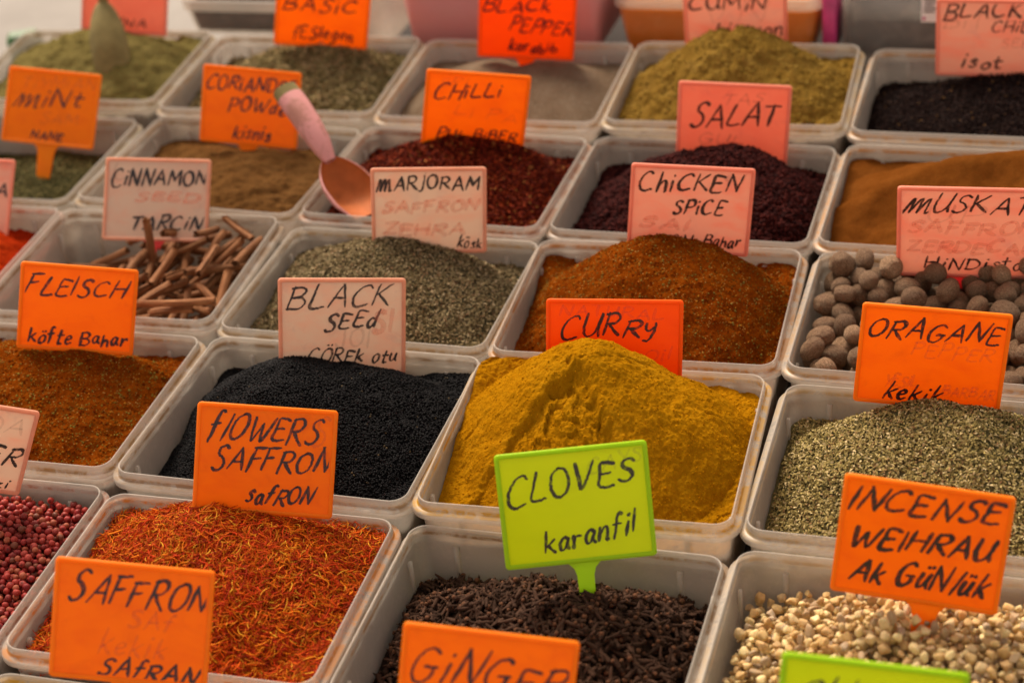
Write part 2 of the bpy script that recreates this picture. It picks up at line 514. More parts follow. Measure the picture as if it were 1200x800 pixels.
def heap_xy(t, u, v, z):
    hx, hy = inner_half(t, z)
    r = 0.012
    y = v * hy
    over = np.clip(np.abs(y) - (hy - r), 0, r)
    hxe = hx - r + np.sqrt(np.maximum(r * r - over * over, 0))
    return u * hxe, y

def heap_parts(t, f, res=0.0013, m=0):
    nu = int(t.W / res); nv = int(t.D / res)
    u, v = np.meshgrid(np.linspace(-1, 1, nu), np.linspace(-1, 1, nv))
    z = f(u, v)
    x, y = heap_xy(t, u, v, z)
    V = np.stack([x, y, z + HB], -1).reshape(-1, 3)
    idx = np.arange(nu * nv).reshape(nv, nu)
    F = np.stack([idx[:-1, :-1], idx[:-1, 1:], idx[1:, 1:], idx[1:, :-1]], -1).reshape(-1, 4)
    ring = np.concatenate([idx[0, :], idx[1:, -1], idx[-1, -2::-1], idx[-2:0:-1, 0]])
    # sides going down the inside of the tub
    layers = [V[ring]]
    uu, vv = u.ravel()[ring], v.ravel()[ring]
    for zz in (0.5, 0.0):
        zl = -0.086 + (z.ravel()[ring] + 0.086) * zz
        xx, yy = heap_xy(t, uu, vv, zl)
        layers.append(np.stack([xx, yy, zl + HB], -1))
    n = len(ring); i = np.arange(n); j = (i + 1) % n
    S = np.concatenate(layers)
    SF = np.concatenate([np.c_[a * n + i, (a + 1) * n + i, (a + 1) * n + j, a * n + j] for a in range(2)])
    return [(V, F, m, None), (S, SF, m, None)]

def heap_points(t, f, n, rng, margin=0.98):
    u = rng.uniform(-margin, margin, n); v = rng.uniform(-margin, margin, n)
    z = f(u, v); x, y = heap_xy(t, u, v, z)
    e = 0.02
    zu = f(u + e, v); zv = f(u, v + e)
    nx = -(zu - z) / (e * t.W / 2); ny = -(zv - z) / (e * t.D / 2)
    N = np.stack([nx, ny, np.ones(n)], -1)
    return np.stack([x, y, z + HB], -1), N

def add_heap(t, name, label, cat, parts, mats, smooth=True):
    o = link(name, np_mesh(name, parts, mats, smooth), None, (t.c[0], t.c[1], t.z - HB), (TILT, 0, t.ang))
    return tag(o, label, cat, "heaps of spice in the tubs", "stuff")

# grain templates
def T_flake(bend=0.25):
    v = np.array([[-.5, -.35, 0], [0, -.5, bend], [.5, -.2, 0], [.5, .2, 0.05], [0, .5, bend * 1.1], [-.5, .35, 0]])
    return v, np.array([[0, 1, 4, 5], [1, 2, 3, 4]])
def T_thread(n=4, bend=0.25, tri=True):
    V = []
    for k in range(n + 1):
        s = k / n - 0.5
        for a in range(3):
            th = a * 2 * np.pi / 3
            w = 1.0 if 0 < k < n else 0.6
            V.append((s, bend * (0.25 - s * s) * 4 + w * np.cos(th) * 0.5, w * np.sin(th) * 0.5))
    F = []
    for k in range(n):
        for a in range(3):
            b = (a + 1) % 3
            F.append((k * 3 + a, k * 3 + b, k * 3 + 3 + b, k * 3 + 3 + a))
    return np.array(V), np.array(F)
ICO0 = icosph(0); ICO1 = icosph(1); ICO2 = icosph(2); ICO3 = icosph(3)
def T_lump(seed, amp=0.25, ico=None):
    v, f = ico or ICO0
    r = np.random.default_rng(seed)
    return v * (1 + r.uniform(-amp, amp, (len(v), 1))), f

P_RED = mat_grain("peppercorn_skin", 0.5, 0.3, 0.35, mottling=0.35, mscale=500, dim=1.05)
G_DRY = mat_grain("dried_leaf_flakes", 0.85, 0.04, dim=1.0)
G_SEED = mat_grain("black_seed_skin", 0.6, 0.12, dim=0.3)
G_THREAD = mat_grain("saffron_threads", 0.6, 0.06, dim=.85)
G_CHILLI = mat_grain("chilli_flakes", 0.7, 0.04, dim=.62)
G_CLOVE = mat_grain("clove_bark", 0.8, 0.06, 0.5, mottling=0.35, mscale=700)
G_RESIN = mat_grain("frankincense_resin", 0.6, 0.3, 0.3, sss=0.3, mottling=0.25, mscale=350, dim=.98)
G_POW = mat_grain("powder_crumbs", 0.95, 0.0)

#@@TUBS@@
DUST = (0.28, 0.17, 0.08)
spec = [
 ('pinkpepper', 0, -1, "translucent tub of pink peppercorns at the left, beside the front saffron tub", (0.30, 0.14, 0.09)),
 ('saffron', 1, -1, "translucent tub full of orange saffron threads behind the front SAFFRON sign", (0.55, 0.22, 0.05)),
 ('cloves', 2, -1, "translucent tub of dark cloves under the lime CLOVES sign", (0.30, 0.19, 0.10)),
 ('incense', 3, -1, "translucent tub of cream incense lumps under the INCENSE sign", (0.45, 0.34, 0.22)),
 ('meatspice', 0, 0, "translucent tub of rust orange meat spice in front of the FLEISCH sign", (0.34, 0.20, 0.08)),
 ('blackseed', 1, 0, "translucent tub heaped with black seeds in front of the BLACK SEED sign", (0.34, 0.22, 0.12)),
 ('turmeric', 2, 0, "translucent tub under the tall yellow curry heap, in front of the CURRY sign", (0.55, 0.30, 0.04)),
 ('oregano', 3, 0, "translucent tub of grey green oregano in front of the ORAGANE sign", (0.42, 0.30, 0.16)),
 ('redpaprika', -1, 1, "translucent tub of bright red paprika cut off by the left edge", (0.45, 0.12, 0.05)),
 ('cinnamon', 0, 1, "translucent tub of cinnamon sticks in front of the CINNAMON sign", (0.30, 0.19, 0.10)),
 ('marjoram', 1, 1, "translucent tub of grey green marjoram in front of the MARJORAM sign", (0.38, 0.26, 0.14)),
 ('chickenspice', 2, 1, "translucent tub of rust orange chicken spice in front of the CHICKEN SPICE sign", (0.42, 0.20, 0.06)),
 ('nutmeg', 3, 1, "translucent tub of whole nutmegs under the MUSKAT sign", (0.42, 0.26, 0.12)),
 ('mint', -1, 2, "translucent tub of dried mint under the MINT sign", (0.30, 0.22, 0.12)),
 ('coriander', 0, 2, "translucent tub of brown coriander powder under the CORIANDER POWDER sign", (0.34, 0.22, 0.10)),
 ('chilli', 1, 2, "translucent tub of dark red chilli flakes in front of the orange CHILLI sign", (0.34, 0.16, 0.08)),
 ('sumac', 2, 2, "translucent tub of dark purple sumac in front of the SALAT sign", (0.32, 0.20, 0.12)),
 ('cinnamonpowder', 3, 2, "translucent tub of tan brown powder behind the MUSKAT sign", (0.48, 0.25, 0.09)),
 ('henna', -1, 3, "smeared translucent tub of green henna powder with a scoop in it", (0.30, 0.20, 0.08)),
 ('rosemary', 0, 3, "translucent tub of dried rosemary needles under the BASIC sign", (0.40, 0.28, 0.16)),
 ('blackpepper', 1, 3, "translucent tub of grey ground pepper under the BLACK PEPPER sign", (0.42, 0.26, 0.12)),
 ('cumin', 2, 3, "translucent tub of mustard brown cumin in front of the kimyon sign", (0.40, 0.27, 0.12)),
 ('isot', 3, 3, "translucent tub of black chilli flakes under the isot sign", (0.45, 0.25, 0.10)),
 ('yellowfront', 1, -2, "tub of yellow powder at the bottom edge, in front of the saffron tub", (0.55, 0.33, 0.04)),
 ('gingerfront', 2, -2, "tub of pale ginger powder below the GINGER sign, at the bottom edge", (0.45, 0.36, 0.2)),
 ('redfront', 3, -2, "tub of red chilli below the lime CHILLI sign, at the bottom edge", (0.45, 0.14, 0.05)),
]
for s in spec: make_tub(*s)

# ------------------------------------------------------------------ spice heaps
def powder(key, name, label, mat, corners, apex, h, k=0.5, p=2.1, noise=(), seed=1, extra=None, res=0.0014, crumbs=None):
    t = TUBS[key]
    f = heap_fn(t, corners, apex, h, k, p, noise, seed, extra)
    parts = heap_parts(t, f, res)
    mats = [mat]
    if crumbs:
        n, smin, smax, cols, gm = crumbs
        rng = np.random.default_rng(seed)
        P, N = heap_points(t, f, n, rng)
        s = smin * (smax / smin) ** (rng.uniform(0, 1, n) ** 2.2)
        T, F = T_lump(seed, 0.3)
        parts.append(scatter(T, F, P, rotmats(n, 1, rng, full=True), np.stack([s, s, s * 0.8], -1), palette(n, rng, cols), 1))
        mats.append(gm)
    add_heap(t, name, label, "spice", parts, mats)
    return f

PN = ((.055, .0045), (.02, .0022), (.008, .0011), (.003, .0005))
# -- turmeric-yellow curry: tall heap with a slumped face
def slump(u, v, x, y):
    fine = vnoise(x / .0042 + 7, y / .0042, 51) * .0016 + vnoise(x / .0021, y / .0021 + 5, 52) * .0012 + vnoise(x / .0011, y / .0011, 53) * .0006
    wx = vnoise(x / .012, y / .012, 60) * .10 + vnoise(x / .004, y / .004, 61) * .04
    # slump scar: an inverted V below the crest, its floor broken into clods
    cx, top = -.12, .20
    dv = np.clip(top - v, 0, 2)
    el = (u + wx) - (cx - dv * .80); er = (cx + dv * .60) - (u + wx * .7)
    il = 1 / (1 + np.exp(-el / .018)); ir = 1 / (1 + np.exp(-er / .012)); it = 1 / (1 + np.exp(-(top - v + wx) / .015))
    fade = np.clip((v + .85) / .7, 0, 1)
    ins = il * ir * it
    d = ins * (.4 + .6 * np.clip(1 - np.minimum(el, er) / .5, 0, 1)) * fade
    q = np.floor((x + y * .5) / .011 + 2 * vnoise(x / .014, y / .014, 62)) + np.floor((y - x * .35) / .013 + 2 * vnoise(x / .015, y / .015, 63)) * 7
    clod = (hash2(q, q * 0, 64) - .5) * .0065 * ins * np.clip((v + .6) / .4, 0, 1)
    crack = -.0012 * np.exp(-(vnoise(u * 4.2 + v * 2.0, v * 2.2 - u * 1.5, 41) / .018) ** 2) * (v < .45)
    return fine - .0115 * d + clod + crack
M_TURM = mat_powder("yellow_curry_powder", (0.43, 0.17, 0.003), (0.58, 0.25, 0.005), (0.69, 0.325, 0.010), None, 520, 0.9)
powder('turmeric', "curry_heap", "tall heap of mustard yellow curry powder with a slumped face, in front of the CURRY sign", M_TURM,
       (-.040, -.036, -.018, .004), (-.02, .36), .071, 0.55, 1.8, ((.055, .0045), (.02, .0022), (.009, .0009)), 3, slump, 0.00075,
       (9000, .0003, .0009, [(0.70, 0.29, 0.004), (0.78, 0.34, 0.006), (0.56, 0.22, 0.004)], G_POW))
# -- chicken spice
rust = [(0.27, 0.055, 0.003), (0.36, 0.085, 0.004), (0.19, 0.030, 0.003), (0.44, 0.17, 0.02)]
M_RUST = mat_powder("rust_spice_powder", (0.15, 0.024, 0.002), (0.26, 0.052, 0.003), (0.36, 0.090, 0.006),
                    [(620, (0.16, 0.10, 0.02), 0.10), (800, (0.62, 0.36, 0.10), 0.05)], 420, 0.9)
def crumb(a=.0012, s=.004, sd=3, b=.002, s2=.012):
    return lambda u, v, x, y: cells(x / s, y / s, sd) * a + cells(x / s2 + 3, y / s2, sd + 5) * b
powder('chickenspice', "chicken_spice_heap", "rust orange heap of chicken spice rising in front of the CHICKEN SPICE sign", M_RUST,
       (-.040, -.038, -.018, -.022), (.10, .30), .050, 0.55, 2.0, PN, 5, crumb(), 0.0011,
       (9000, .0004, .0013, rust + [(0.30, 0.22, 0.05)], G_POW))
powder('meatspice', "meat_spice_heap", "rust orange heap of meat spice in front of the FLEISCH sign", M_RUST,
       (-.03, -.022, -.022, -.02), (-.25, .35), .028, 0.6, 2.2, PN, 6, crumb(sd=11), 0.0011,
       (9000, .0004, .0014, rust + [(0.34, 0.26, 0.05)], G_POW))
M_RED = mat_powder("red_paprika_powder", (0.34, 0.02, 0.004), (0.48, 0.035, 0.006), (0.56, 0.06, 0.01))
powder('redpaprika', "paprika_heap", "bright red paprika heap cut off by the left edge", M_RED, (-.03, -.03, -.03, -.02), (-.1, .1), .03, 0.5, 2, PN, 7, crumb(), 0.0018)
M_CORI = mat_powder("coriander_powder", (0.13, 0.058, 0.018), (0.19, 0.088, 0.028), (0.25, 0.125, 0.044))
powder('coriander', "coriander_heap", "low heap of brown coriander powder under the CORIANDER POWDER sign", M_CORI,
       (-.038, -.034, -.032, -.03), (.0, .25), -.002, 0.6, 2.2, PN, 8, crumb(.001, .004, 2, .0035, .014), 0.0013)
M_CINP = mat_powder("tan_brown_powder", (0.15, 0.045, 0.007), (0.20, 0.062, 0.010), (0.25, 0.085, 0.016), None, 380, 0.35)
def ridge(u, v, x, y):
    return .010 * np.exp(-((v - .22 - .35 * u) / .22) ** 2) * (u < .9) + .004 * vnoise(x / .02, y / .02, 9)
powder('cinnamonpowder', "tan_powder_heap", "smooth ridged heap of tan brown powder behind the MUSKAT sign", M_CINP,
       (-.028, -.02, -.010, -.016), (.35, .25), .032, 0.7, 2.2, ((.06, .004), (.02, .0012), (.006, .0004)), 9, ridge, 0.0013)
M_HEN = mat_powder("green_henna_powder", (0.17, 0.135, 0.042), (0.24, 0.19, 0.062), (0.31, 0.25, 0.09))
powder('henna', "henna_heap", "green henna powder heap holding a dusty scoop", M_HEN,
       (-.028, -.026, -.014, -.022), (.05, .25), .036, 0.5, 2, PN, 10, crumb(.0012, .005, 4, .005, .018), 0.0014)
M_BPEP = mat_powder("grey_pepper_powder", (0.17, 0.115, 0.073), (0.24, 0.165, 0.108), (0.31, 0.23, 0.16), [(700, (0.06, 0.045, 0.03), .15), (700, (0.4, 0.34, 0.26), .1)], 600, 0.4)
powder('blackpepper', "ground_pepper_heap", "smooth grey heap of ground pepper under the BLACK PEPPER sign", M_BPEP,
       (-.030, -.024, -.022, -.026), (.0, .25), .012, 0.9, 2.4, ((.07, .003),), 11, lambda u, v, x, y: -.006 * np.exp(-((u + .02) ** 2 * 60 + (v - .5) ** 2 * 8)), 0.0014)
M_CUM = mat_powder("mustard_cumin_powder", (0.19, 0.105, 0.018), (0.29, 0.165, 0.030), (0.37, 0.225, 0.055))
powder('cumin', "cumin_heap", "crumbly mustard brown cumin heap in front of the kimyon sign", M_CUM,
       (-.026, -.024, -.022, -.028), (-.05, .30), .050, 0.4, 2, PN, 12,
       lambda u, v, x, y: crumb(.002, .006, 6, .006, .02)(u, v, x, y) - .008 * np.exp(-(((u - .35) / .3) ** 2 + ((v + .1) / .35) ** 2)), 0.0013,
       (3000, .0006, .0026, [(0.36, 0.22, 0.04), (0.42, 0.27, 0.06)], G_POW))
M_YEL = mat_powder("yellow_powder", (0.5, 0.28, 0.01), (0.62, 0.36, 0.012), (0.7, 0.42, 0.02))
powder('yellowfront', "yellow_powder_heap", "yellow powder just showing at the bottom left corner", M_YEL, (-.02, -.02, -.014, -.014), (0, 0), .0, 0.6, 2, PN, 13, None, 0.002)
M_GIN = mat_powder("pale_ginger_powder", (0.5, 0.38, 0.22), (0.58, 0.46, 0.28), (0.66, 0.54, 0.35))
powder('gingerfront', "ginger_heap", "pale ginger powder below the GINGER sign", M_GIN, (-.03, -.03, -.03, -.03), (0, 0), -.01, 0.6, 2, PN, 14, None, 0.002)
powder('redfront', "red_chilli_heap", "red chilli powder below the lime CHILLI sign", M_RED, (-.03, -.03, -.03, -.03), (0, 0), -.01, 0.6, 2, PN, 15, None, 0.002)

# -- flake and seed heaps
def flakes(key, name, label, basecol, gm, corners, apex, h, n, size, cols, weights=None, k=0.55, p=2.1, seed=1, tmpl=None, tilt=0.7, zj=.001, extra=None, jit=.18, noise=((.05, .004), (.015, .0015))):
    t = TUBS[key]
    rng = np.random.default_rng(seed + 100)
    f = heap_fn(t, corners, apex, h, k, p, noise, seed, extra)
    bm = mat_powder(name + "_core", tuple(x * .6 for x in basecol), basecol, tuple(min(1, x * 1.3) for x in basecol), None, 500, .8)
    parts = heap_parts(t, lambda u, v: f(u, v) - 0.0012, 0.003)
    T, F = tmpl or T_flake()
    P, N = heap_points(t, f, n, rng)
    P[:, 2] += rng.uniform(-zj, zj, n)
    L0, L1, w0, w1, th = size
    L = rng.uniform(L0, L1, n); w = rng.uniform(w0, w1, n)
    S = np.stack([L, w, w * th], -1)
    parts.append(scatter(T, F, P, rotmats(n, tilt, rng, N), S, palette(n, rng, cols, weights, jit), 1))
    add_heap(t, name, label, "spice", parts, [bm, gm])
    return f

flakes('blackseed', "black_seed_heap", "rounded black heap of nigella seeds in front of the BLACK SEED sign", (0.012, 0.011, 0.013), G_SEED,
       (-.046, -.026, -.016, -.028), (-.14, .28), .033, 38000, (.0009, .0013, .0006, .0008, 1.0),
       [(0.014, 0.013, 0.016), (0.022, 0.020, 0.024), (0.009, 0.008, 0.010), (0.30, 0.20, 0.09)], [5, 4, 3, 0.03], 0.75, 2.1, 21, T_lump(4, .2), 1.2, .0008)
herb = [(0.17, 0.125, 0.062), (0.25, 0.19, 0.10), (0.10, 0.072, 0.032), (0.36, 0.27, 0.16), (0.20, 0.115, 0.06)]
flakes('oregano', "oregano_heap", "grey green heap of dried oregano flakes in front of the ORAGANE sign", (0.15, 0.125, 0.055), G_DRY,
       (-.042, -.03, -.014, -.030), (.10, .50), .034, 26000, (.0018, .0034, .0011, .0019, .9),
       [(0.28, 0.215, 0.075), (0.37, 0.285, 0.12), (0.16, 0.12, 0.04), (0.50, 0.39, 0.20), (0.24, 0.14, 0.06)], [5, 3, 4, 1.4, 1], 0.7, 2.1, 22, None, .8, .0012)
flakes('marjoram', "marjoram_heap", "grey green heap of dried marjoram in front of the MARJORAM sign", (0.12, 0.105, 0.06), G_DRY,
       (-.036, -.030, -.022, -.022), (-.10, .40), .032, 22000, (.0022, .0042, .0010, .0018, .9), herb, [5, 4, 4, 1.2, 1], 0.65, 2.1, 23, None, .8, .0012)
flakes('mint', "dried_mint_heap", "low dark green layer of dried mint under the MINT sign", (0.07, 0.07, 0.03), G_DRY,
       (-.052, -.05, -.04, -.045), (0, .1), -.030, 14000, (.002, .004, .0012, .002, .9), [(0.10, 0.088, 0.032), (0.15, 0.125, 0.05), (0.06, 0.052, 0.02)], None, .6, 2, 24)
flakes('chilli', "chilli_flake_heap", "dark red heap of chilli flakes in front of the orange CHILLI sign", (0.10, 0.012, 0.005), G_CHILLI,
       (-.032, -.026, -.020, -.024), (-.02, .42), .029, 16000, (.0025, .005, .0015, .003, .7),
       [(0.17, 0.018, 0.006), (0.25, 0.034, 0.009), (0.09, 0.008, 0.004), (0.40, 0.15, 0.04)], [5, 4, 4, .5], .55, 2, 25, None, .9, .0015)
flakes('sumac', "sumac_heap", "dark purple heap of ground sumac in front of the SALAT sign", (0.035, 0.008, 0.010), G_CHILLI,
       (-.042, -.034, -.030, -.036), (.25, .35), .029, 16000, (.0012, .003, .001, .0022, .9),
       [(0.055, 0.010, 0.009), (0.085, 0.016, 0.013), (0.03, 0.006, 0.006)], None, .5, 2, 26, T_lump(9, .35), 1.2, .0014, crumb(.002, .008, 6, .004, .02))
flakes('isot', "black_chilli_heap", "black heap of dried black chilli under the isot sign", (0.02, 0.012, 0.011), G_CHILLI,
       (-.040, -.03, -.02, -.034), (.3, .3), .008, 14000, (.0015, .0032, .001, .002, .7),
       [(0.030, 0.018, 0.016), (0.02, 0.012, 0.012), (0.05, 0.026, 0.02), (0.26, 0.13, 0.04)], [5, 5, 3, .15], .7, 2, 27, None, 1, .0014)
flakes('rosemary', "rosemary_heap", "heap of dried grey green rosemary needles under the BASIC sign", (0.10, 0.085, 0.04), G_DRY,
       (-.034, -.03, -.02, -.03), (.05, .3), .020, 6500, (.012, .022, .0012, .002, 1), [(0.20, 0.155, 0.065), (0.28, 0.22, 0.10), (0.12, 0.09, 0.035), (0.36, 0.27, 0.14)], None, .6, 2, 28, T_thread(3, .5), .6, .002)
flakes('saffron', "saffron_heap", "wide heap of orange and yellow saffron threads behind the front SAFFRON sign", (0.26, 0.045, 0.004), G_THREAD,
       (-.022, -.008, -.010, -.016), (-.05, .52),   .036, 28000, (.008, .017, .0005, .0009, 1),
       [(0.60, 0.10, 0.005), (0.66, 0.19, 0.008), (0.52, 0.045, 0.006), (0.78, 0.38, 0.03), (0.30, 0.020, 0.005)], [5, 3.4, 5, .9, 2.4], .6, 2.3, 29, T_thread(5, 3.6), .5, .0035, None, .2)

# ------------------------------------------------------------------ loose pieces: each a thing
def cam_px(p):
    c = (np.asarray(p) - np.array(CAM_POS)) @ CAM_R
    return np.stack([c[:, 0] / c[:, 2] * 2189.9 + 600, c[:, 1] / c[:, 2] * 2189.9 + 400, c[:, 2]], -1)

def to_world(t, p):
    ca, sa = math.cos(t.ang), math.sin(t.ang)
    p = np.asarray(p, float)
    p = np.stack([p[:, 0], p[:, 1] * math.cos(TILT) - p[:, 2] * math.sin(TILT), p[:, 1] * math.sin(TILT) + p[:, 2] * math.cos(TILT)], -1)
    return np.stack([t.c[0] + ca * p[:, 0] - sa * p[:, 1], t.c[1] + sa * p[:, 0] + ca * p[:, 1], t.z - HB + p[:, 2]], -1)

def deposit(t, f, n, rad, rng, K=10, margin=.95, umin=-1.0, umax=1.0):
    """drop balls one after another onto the heap surface, each where it comes to lie lowest"""
    P = np.zeros((n, 3)); R = rng.uniform(rad[0], rad[1], n); cnt = 0
    for q in range(n):
        r = R[q]
        u = rng.uniform(umin, umax, K) * margin; v = rng.uniform(-1, 1, K) * margin
        z0 = f(u, v); x, y = heap_xy(t, u, v, z0)
        hx, hy = inner_half(t, z0)
        x = np.clip(x, -hx + r, hx - r); y = np.clip(y, -hy + r, hy - r)
        z = z0 + r * 0.5
        if cnt:
            dx = P[:cnt, 0][None] - x[:, None]; dy = P[:cnt, 1][None] - y[:, None]
            s = (R[:cnt][None] + r) ** 2 * 0.92 - dx * dx - dy * dy
            zz = np.where(s > 0, P[:cnt, 2][None] + np.sqrt(np.maximum(s, 0)), -9).max(1)
            z = np.maximum(z, zz)
        b = np.argmin(z - z0)
        P[cnt] = (x[b], y[b], z[b]); cnt += 1
    P[:, 2] += HB
    return P, R

SIGN_POLYS = []     # filled from the sign table below, to choose the pieces that show
def in_poly(px, poly):
    x, y = px[:, 0], px[:, 1]; inside = np.zeros(len(x), bool); k = len(poly)
    for i in range(k):
        x1, y1 = poly[i]; x2, y2 = poly[(i + 1) % k]
        c = ((y1 > y) != (y2 > y)) & (x < (x2 - x1) * (y - y1) / (y2 - y1 + 1e-9) + x1)
        inside ^= c
    return inside

def pieces(t, P, Rm, S, variants, name, label, cat, group, mat, stuffname, stufflabel, rng, maxn=300, top=None):
    """the best showing pieces become objects, the rest one loose mass"""
    Wp = to_world(t, P); px = cam_px(Wp)
    ok = (px[:, 0] > 2) & (px[:, 0] < 1198) & (px[:, 1] > 2) & (px[:, 1] < 798)
    for poly in SIGN_POLYS: ok &= ~in_poly(px, poly)
    # hidden by pieces nearer the camera?
    order = np.argsort(px[:, 2])
    vis = np.zeros(len(P), bool); seen = []
    rad = S.max(1) * 2189.9 / px[:, 2] * 0.5 if S.ndim > 1 else S * 2189.9 / px[:, 2]
    arr = px[order]
    for a, i in enumerate(order):
        if not ok[i]: continue
        d = np.hypot(arr[:a, 0] - px[i, 0], arr[:a, 1] - px[i, 1])
        vis[i] = (d < rad[i] * 0.45).sum() < 1
    cand = [i for i in order if vis[i]]
    if len(cand) < maxn: cand += [i for i in order if ok[i] and not vis[i]]
    pick = np.array(cand[:maxn]); rest = np.setdiff1d(np.arange(len(P)), pick)
    vi = rng.integers(0, len(variants), len(P))
    meshes = [np_mesh(name, [(T, F, 0, C)], [mat]) for T, F, C in variants]
    rot = Matrix.Rotation(t.ang, 3, 'Z') @ Matrix.Rotation(TILT, 3, 'X')
    for i in pick:
        o = bpy.data.objects.new(name, meshes[vi[i]]); COL.objects.link(o)
        m = (rot @ Matrix(Rm[i].tolist())).to_4x4() @ Matrix.Diagonal(tuple(S[i] if S.ndim > 1 else [S[i]] * 3) + (1,))
        m.translation = Vector(Wp[i]); o.matrix_world = m
        tag(o, label, cat, group)
    parts = []
    for k, (T, F, C) in enumerate(variants):
        s = rest[vi[rest] == k]
        if len(s) == 0: continue
        pt = scatter(T, F, P[s], Rm[s], S[s], np.zeros((len(s), 3)), 0)
        parts.append((pt[0], pt[1], 0, np.tile(C, (len(s), 1))))
    return parts

#@@SIGNS_TABLE@@
# x, y, z of the board's lower edge, width, yaw, lean back, roll
SIGN_POSE = {
'mint':(-0.1023,0.545,0.0273,0.1049,0.180,0.568,0.138),
'henna':(-0.1071,0.759,0.0703,0.0998,0.321,0.336,0.168),
'coriander':(0.1276,0.565,0.0277,0.1037,0.272,0.332,0.170),
'basil':(0.1421,0.751,0.0630,0.1048,0.388,-0.028,0.207),
'blackpepper':(0.3833,0.750,0.0565,0.1050,0.240,-0.133,0.130),
'cumin':(0.6125,0.770,0.0644,0.1092,0.041,-0.035,0.001),
'blackchilli':(0.8749,0.765,0.0441,0.1090,-0.002,-0.064,-0.003),
'chilli':(0.3839,0.548,0.0437,0.1038,0.352,-0.001,0.193),
'salat':(0.6420,0.573,0.0239,0.1089,0.147,0.063,0.080),
'cinnamon':(0.1189,0.355,0.0230,0.1038,0.278,0.619,0.102),
'marjoram':(0.4028,0.353,0.0289,0.1053,0.340,0.129,0.098),
'chicken':(0.6429,0.362,0.0385,0.1075,0.223,0.048,0.113),
'muskat':(0.8846,0.370,0.0267,0.1188,0.067,-0.151,0.007),
'fleisch':(0.1420,0.148,0.0242,0.0996,0.481,0.213,0.258),
'blackseed':(0.3850,0.166,0.0110,0.1069,0.392,0.264,0.133),
'curry':(0.6216,0.166,0.0061,0.1099,0.252,0.229,0.076),
'oragane':(0.8696,0.173,0.0189,0.1113,0.106,0.028,0.085),
'pepper':(0.1415,-0.051,0.0187,0.0969,0.596,0.056,0.442),
'flowers':(0.3993,-0.041,0.0150,0.1058,0.320,0.442,0.164),
'cloves':(0.6513,-0.051,0.0095,0.1085,0.320,0.349,-0.009),
'incense':(0.8836,-0.052,0.0066,0.1119,0.080,0.202,0.110),
'saffron':(0.3835,-0.236,0.0137,0.1066,0.315,0.372,0.192),
'ginger':(0.6351,-0.248,0.0033,0.1102,0.243,0.269,0.172),
'greenchilli':(0.8724,-0.237,0.0083,0.1087,0.139,0.242,0.103),
'paprika':(-0.1076,0.362,0.0112,0.1040,0.242,0.703,0.097),
}
ASP = 0.78
def sign_matrix(k):
    x, y, z, w, yaw, lean, roll = SIGN_POSE[k]
    cy, sy = math.cos(yaw), math.sin(yaw); cl, sl = math.cos(lean), math.sin(lean); cr, sr = math.cos(roll), math.sin(roll)
    A = np.array([[cy, -sy, 0], [sy, cy, 0], [0, 0, 1]]) @ np.array([[1, 0, 0], [0, cl, sl], [0, -sl, cl]]) @ np.array([[cr, 0, sr], [0, 1, 0], [-sr, 0, cr]])
    return A, np.array([x, y, z]), w
for k in SIGN_POSE:
    A, o, w = sign_matrix(k)
    q = np.array([o + A @ np.array([a * w, 0, b * w * ASP]) for a, b in ((-.5, 1), (.5, 1), (.5, 0), (-.5, 0))])
    SIGN_POLYS.append(cam_px(q)[:, :2])

# pink peppercorns
rng = np.random.default_rng(31)
t = TUBS['pinkpepper']
fpp = heap_fn(t, (-.035, -.022, -.020, -.018), (-.2, .2), .004, .6, 2.2, ((.05, .004),), 31)
Pp, Rp = deposit(t, lambda u, v: fpp(u, v) - .004, 1750, (.0023, .0030), rng, 10, .97, -.35, 1.0)
def berry(seed, col):
    v, f = ICO2
    r = np.random.default_rng(seed)
    n = vnoise(v[:, 0] * 3 + 5 + seed, v[:, 1] * 3 + v[:, 2] * 2.1, seed) + vnoise(v[:, 2] * 5 + 9, v[:, 0] * 5 - v[:, 1] * 4, seed + 3) * .6
    s = v * (1 + .10 * n)[:, None]
    dent = np.exp(-((v[:, 2] - 1) ** 2) * 18); s[:, 2] -= dent * .15
    c = np.tile(np.array(col), (len(v), 1)) * (1 + .35 * n[:, None])
    c = c * (1 - .6 * np.exp(-((v[:, 2] - 1) ** 2) * 60))[:, None]
    return s, f, np.clip(c, .003, 1)
bcols = [(0.30, 0.022, 0.026), (0.36, 0.035, 0.034), (0.24, 0.016, 0.022), (0.20, 0.020, 0.022), (0.34, 0.075, 0.05), (0.40, 0.05, 0.05), (0.16, 0.04, 0.028), (0.28, 0.03, 0.03)]
var = [berry(i, (c[0], c[1] * 1.05, c[2] * .72)) for i, c in enumerate(bcols)]
parts = pieces(t, Pp, rotmats(len(Pp), 1, rng, full=True), Rp, var, "pink_peppercorn", "small round pink peppercorn lying in the heap at the left front", "peppercorn",
               "pink peppercorns in the left front tub", P_RED, None, None, rng)
core = heap_parts(t, lambda u, v: fpp(u, v) - .005, .004, 1)
M_PPC = mat_powder("pepper_dust", (0.05, 0.008, 0.008), (0.09, 0.012, 0.012), (0.13, 0.02, 0.02))
add_heap(t, "peppercorn_heap", "mass of pink peppercorns filling the left front tub", "spice", parts + core, [P_RED, M_PPC])

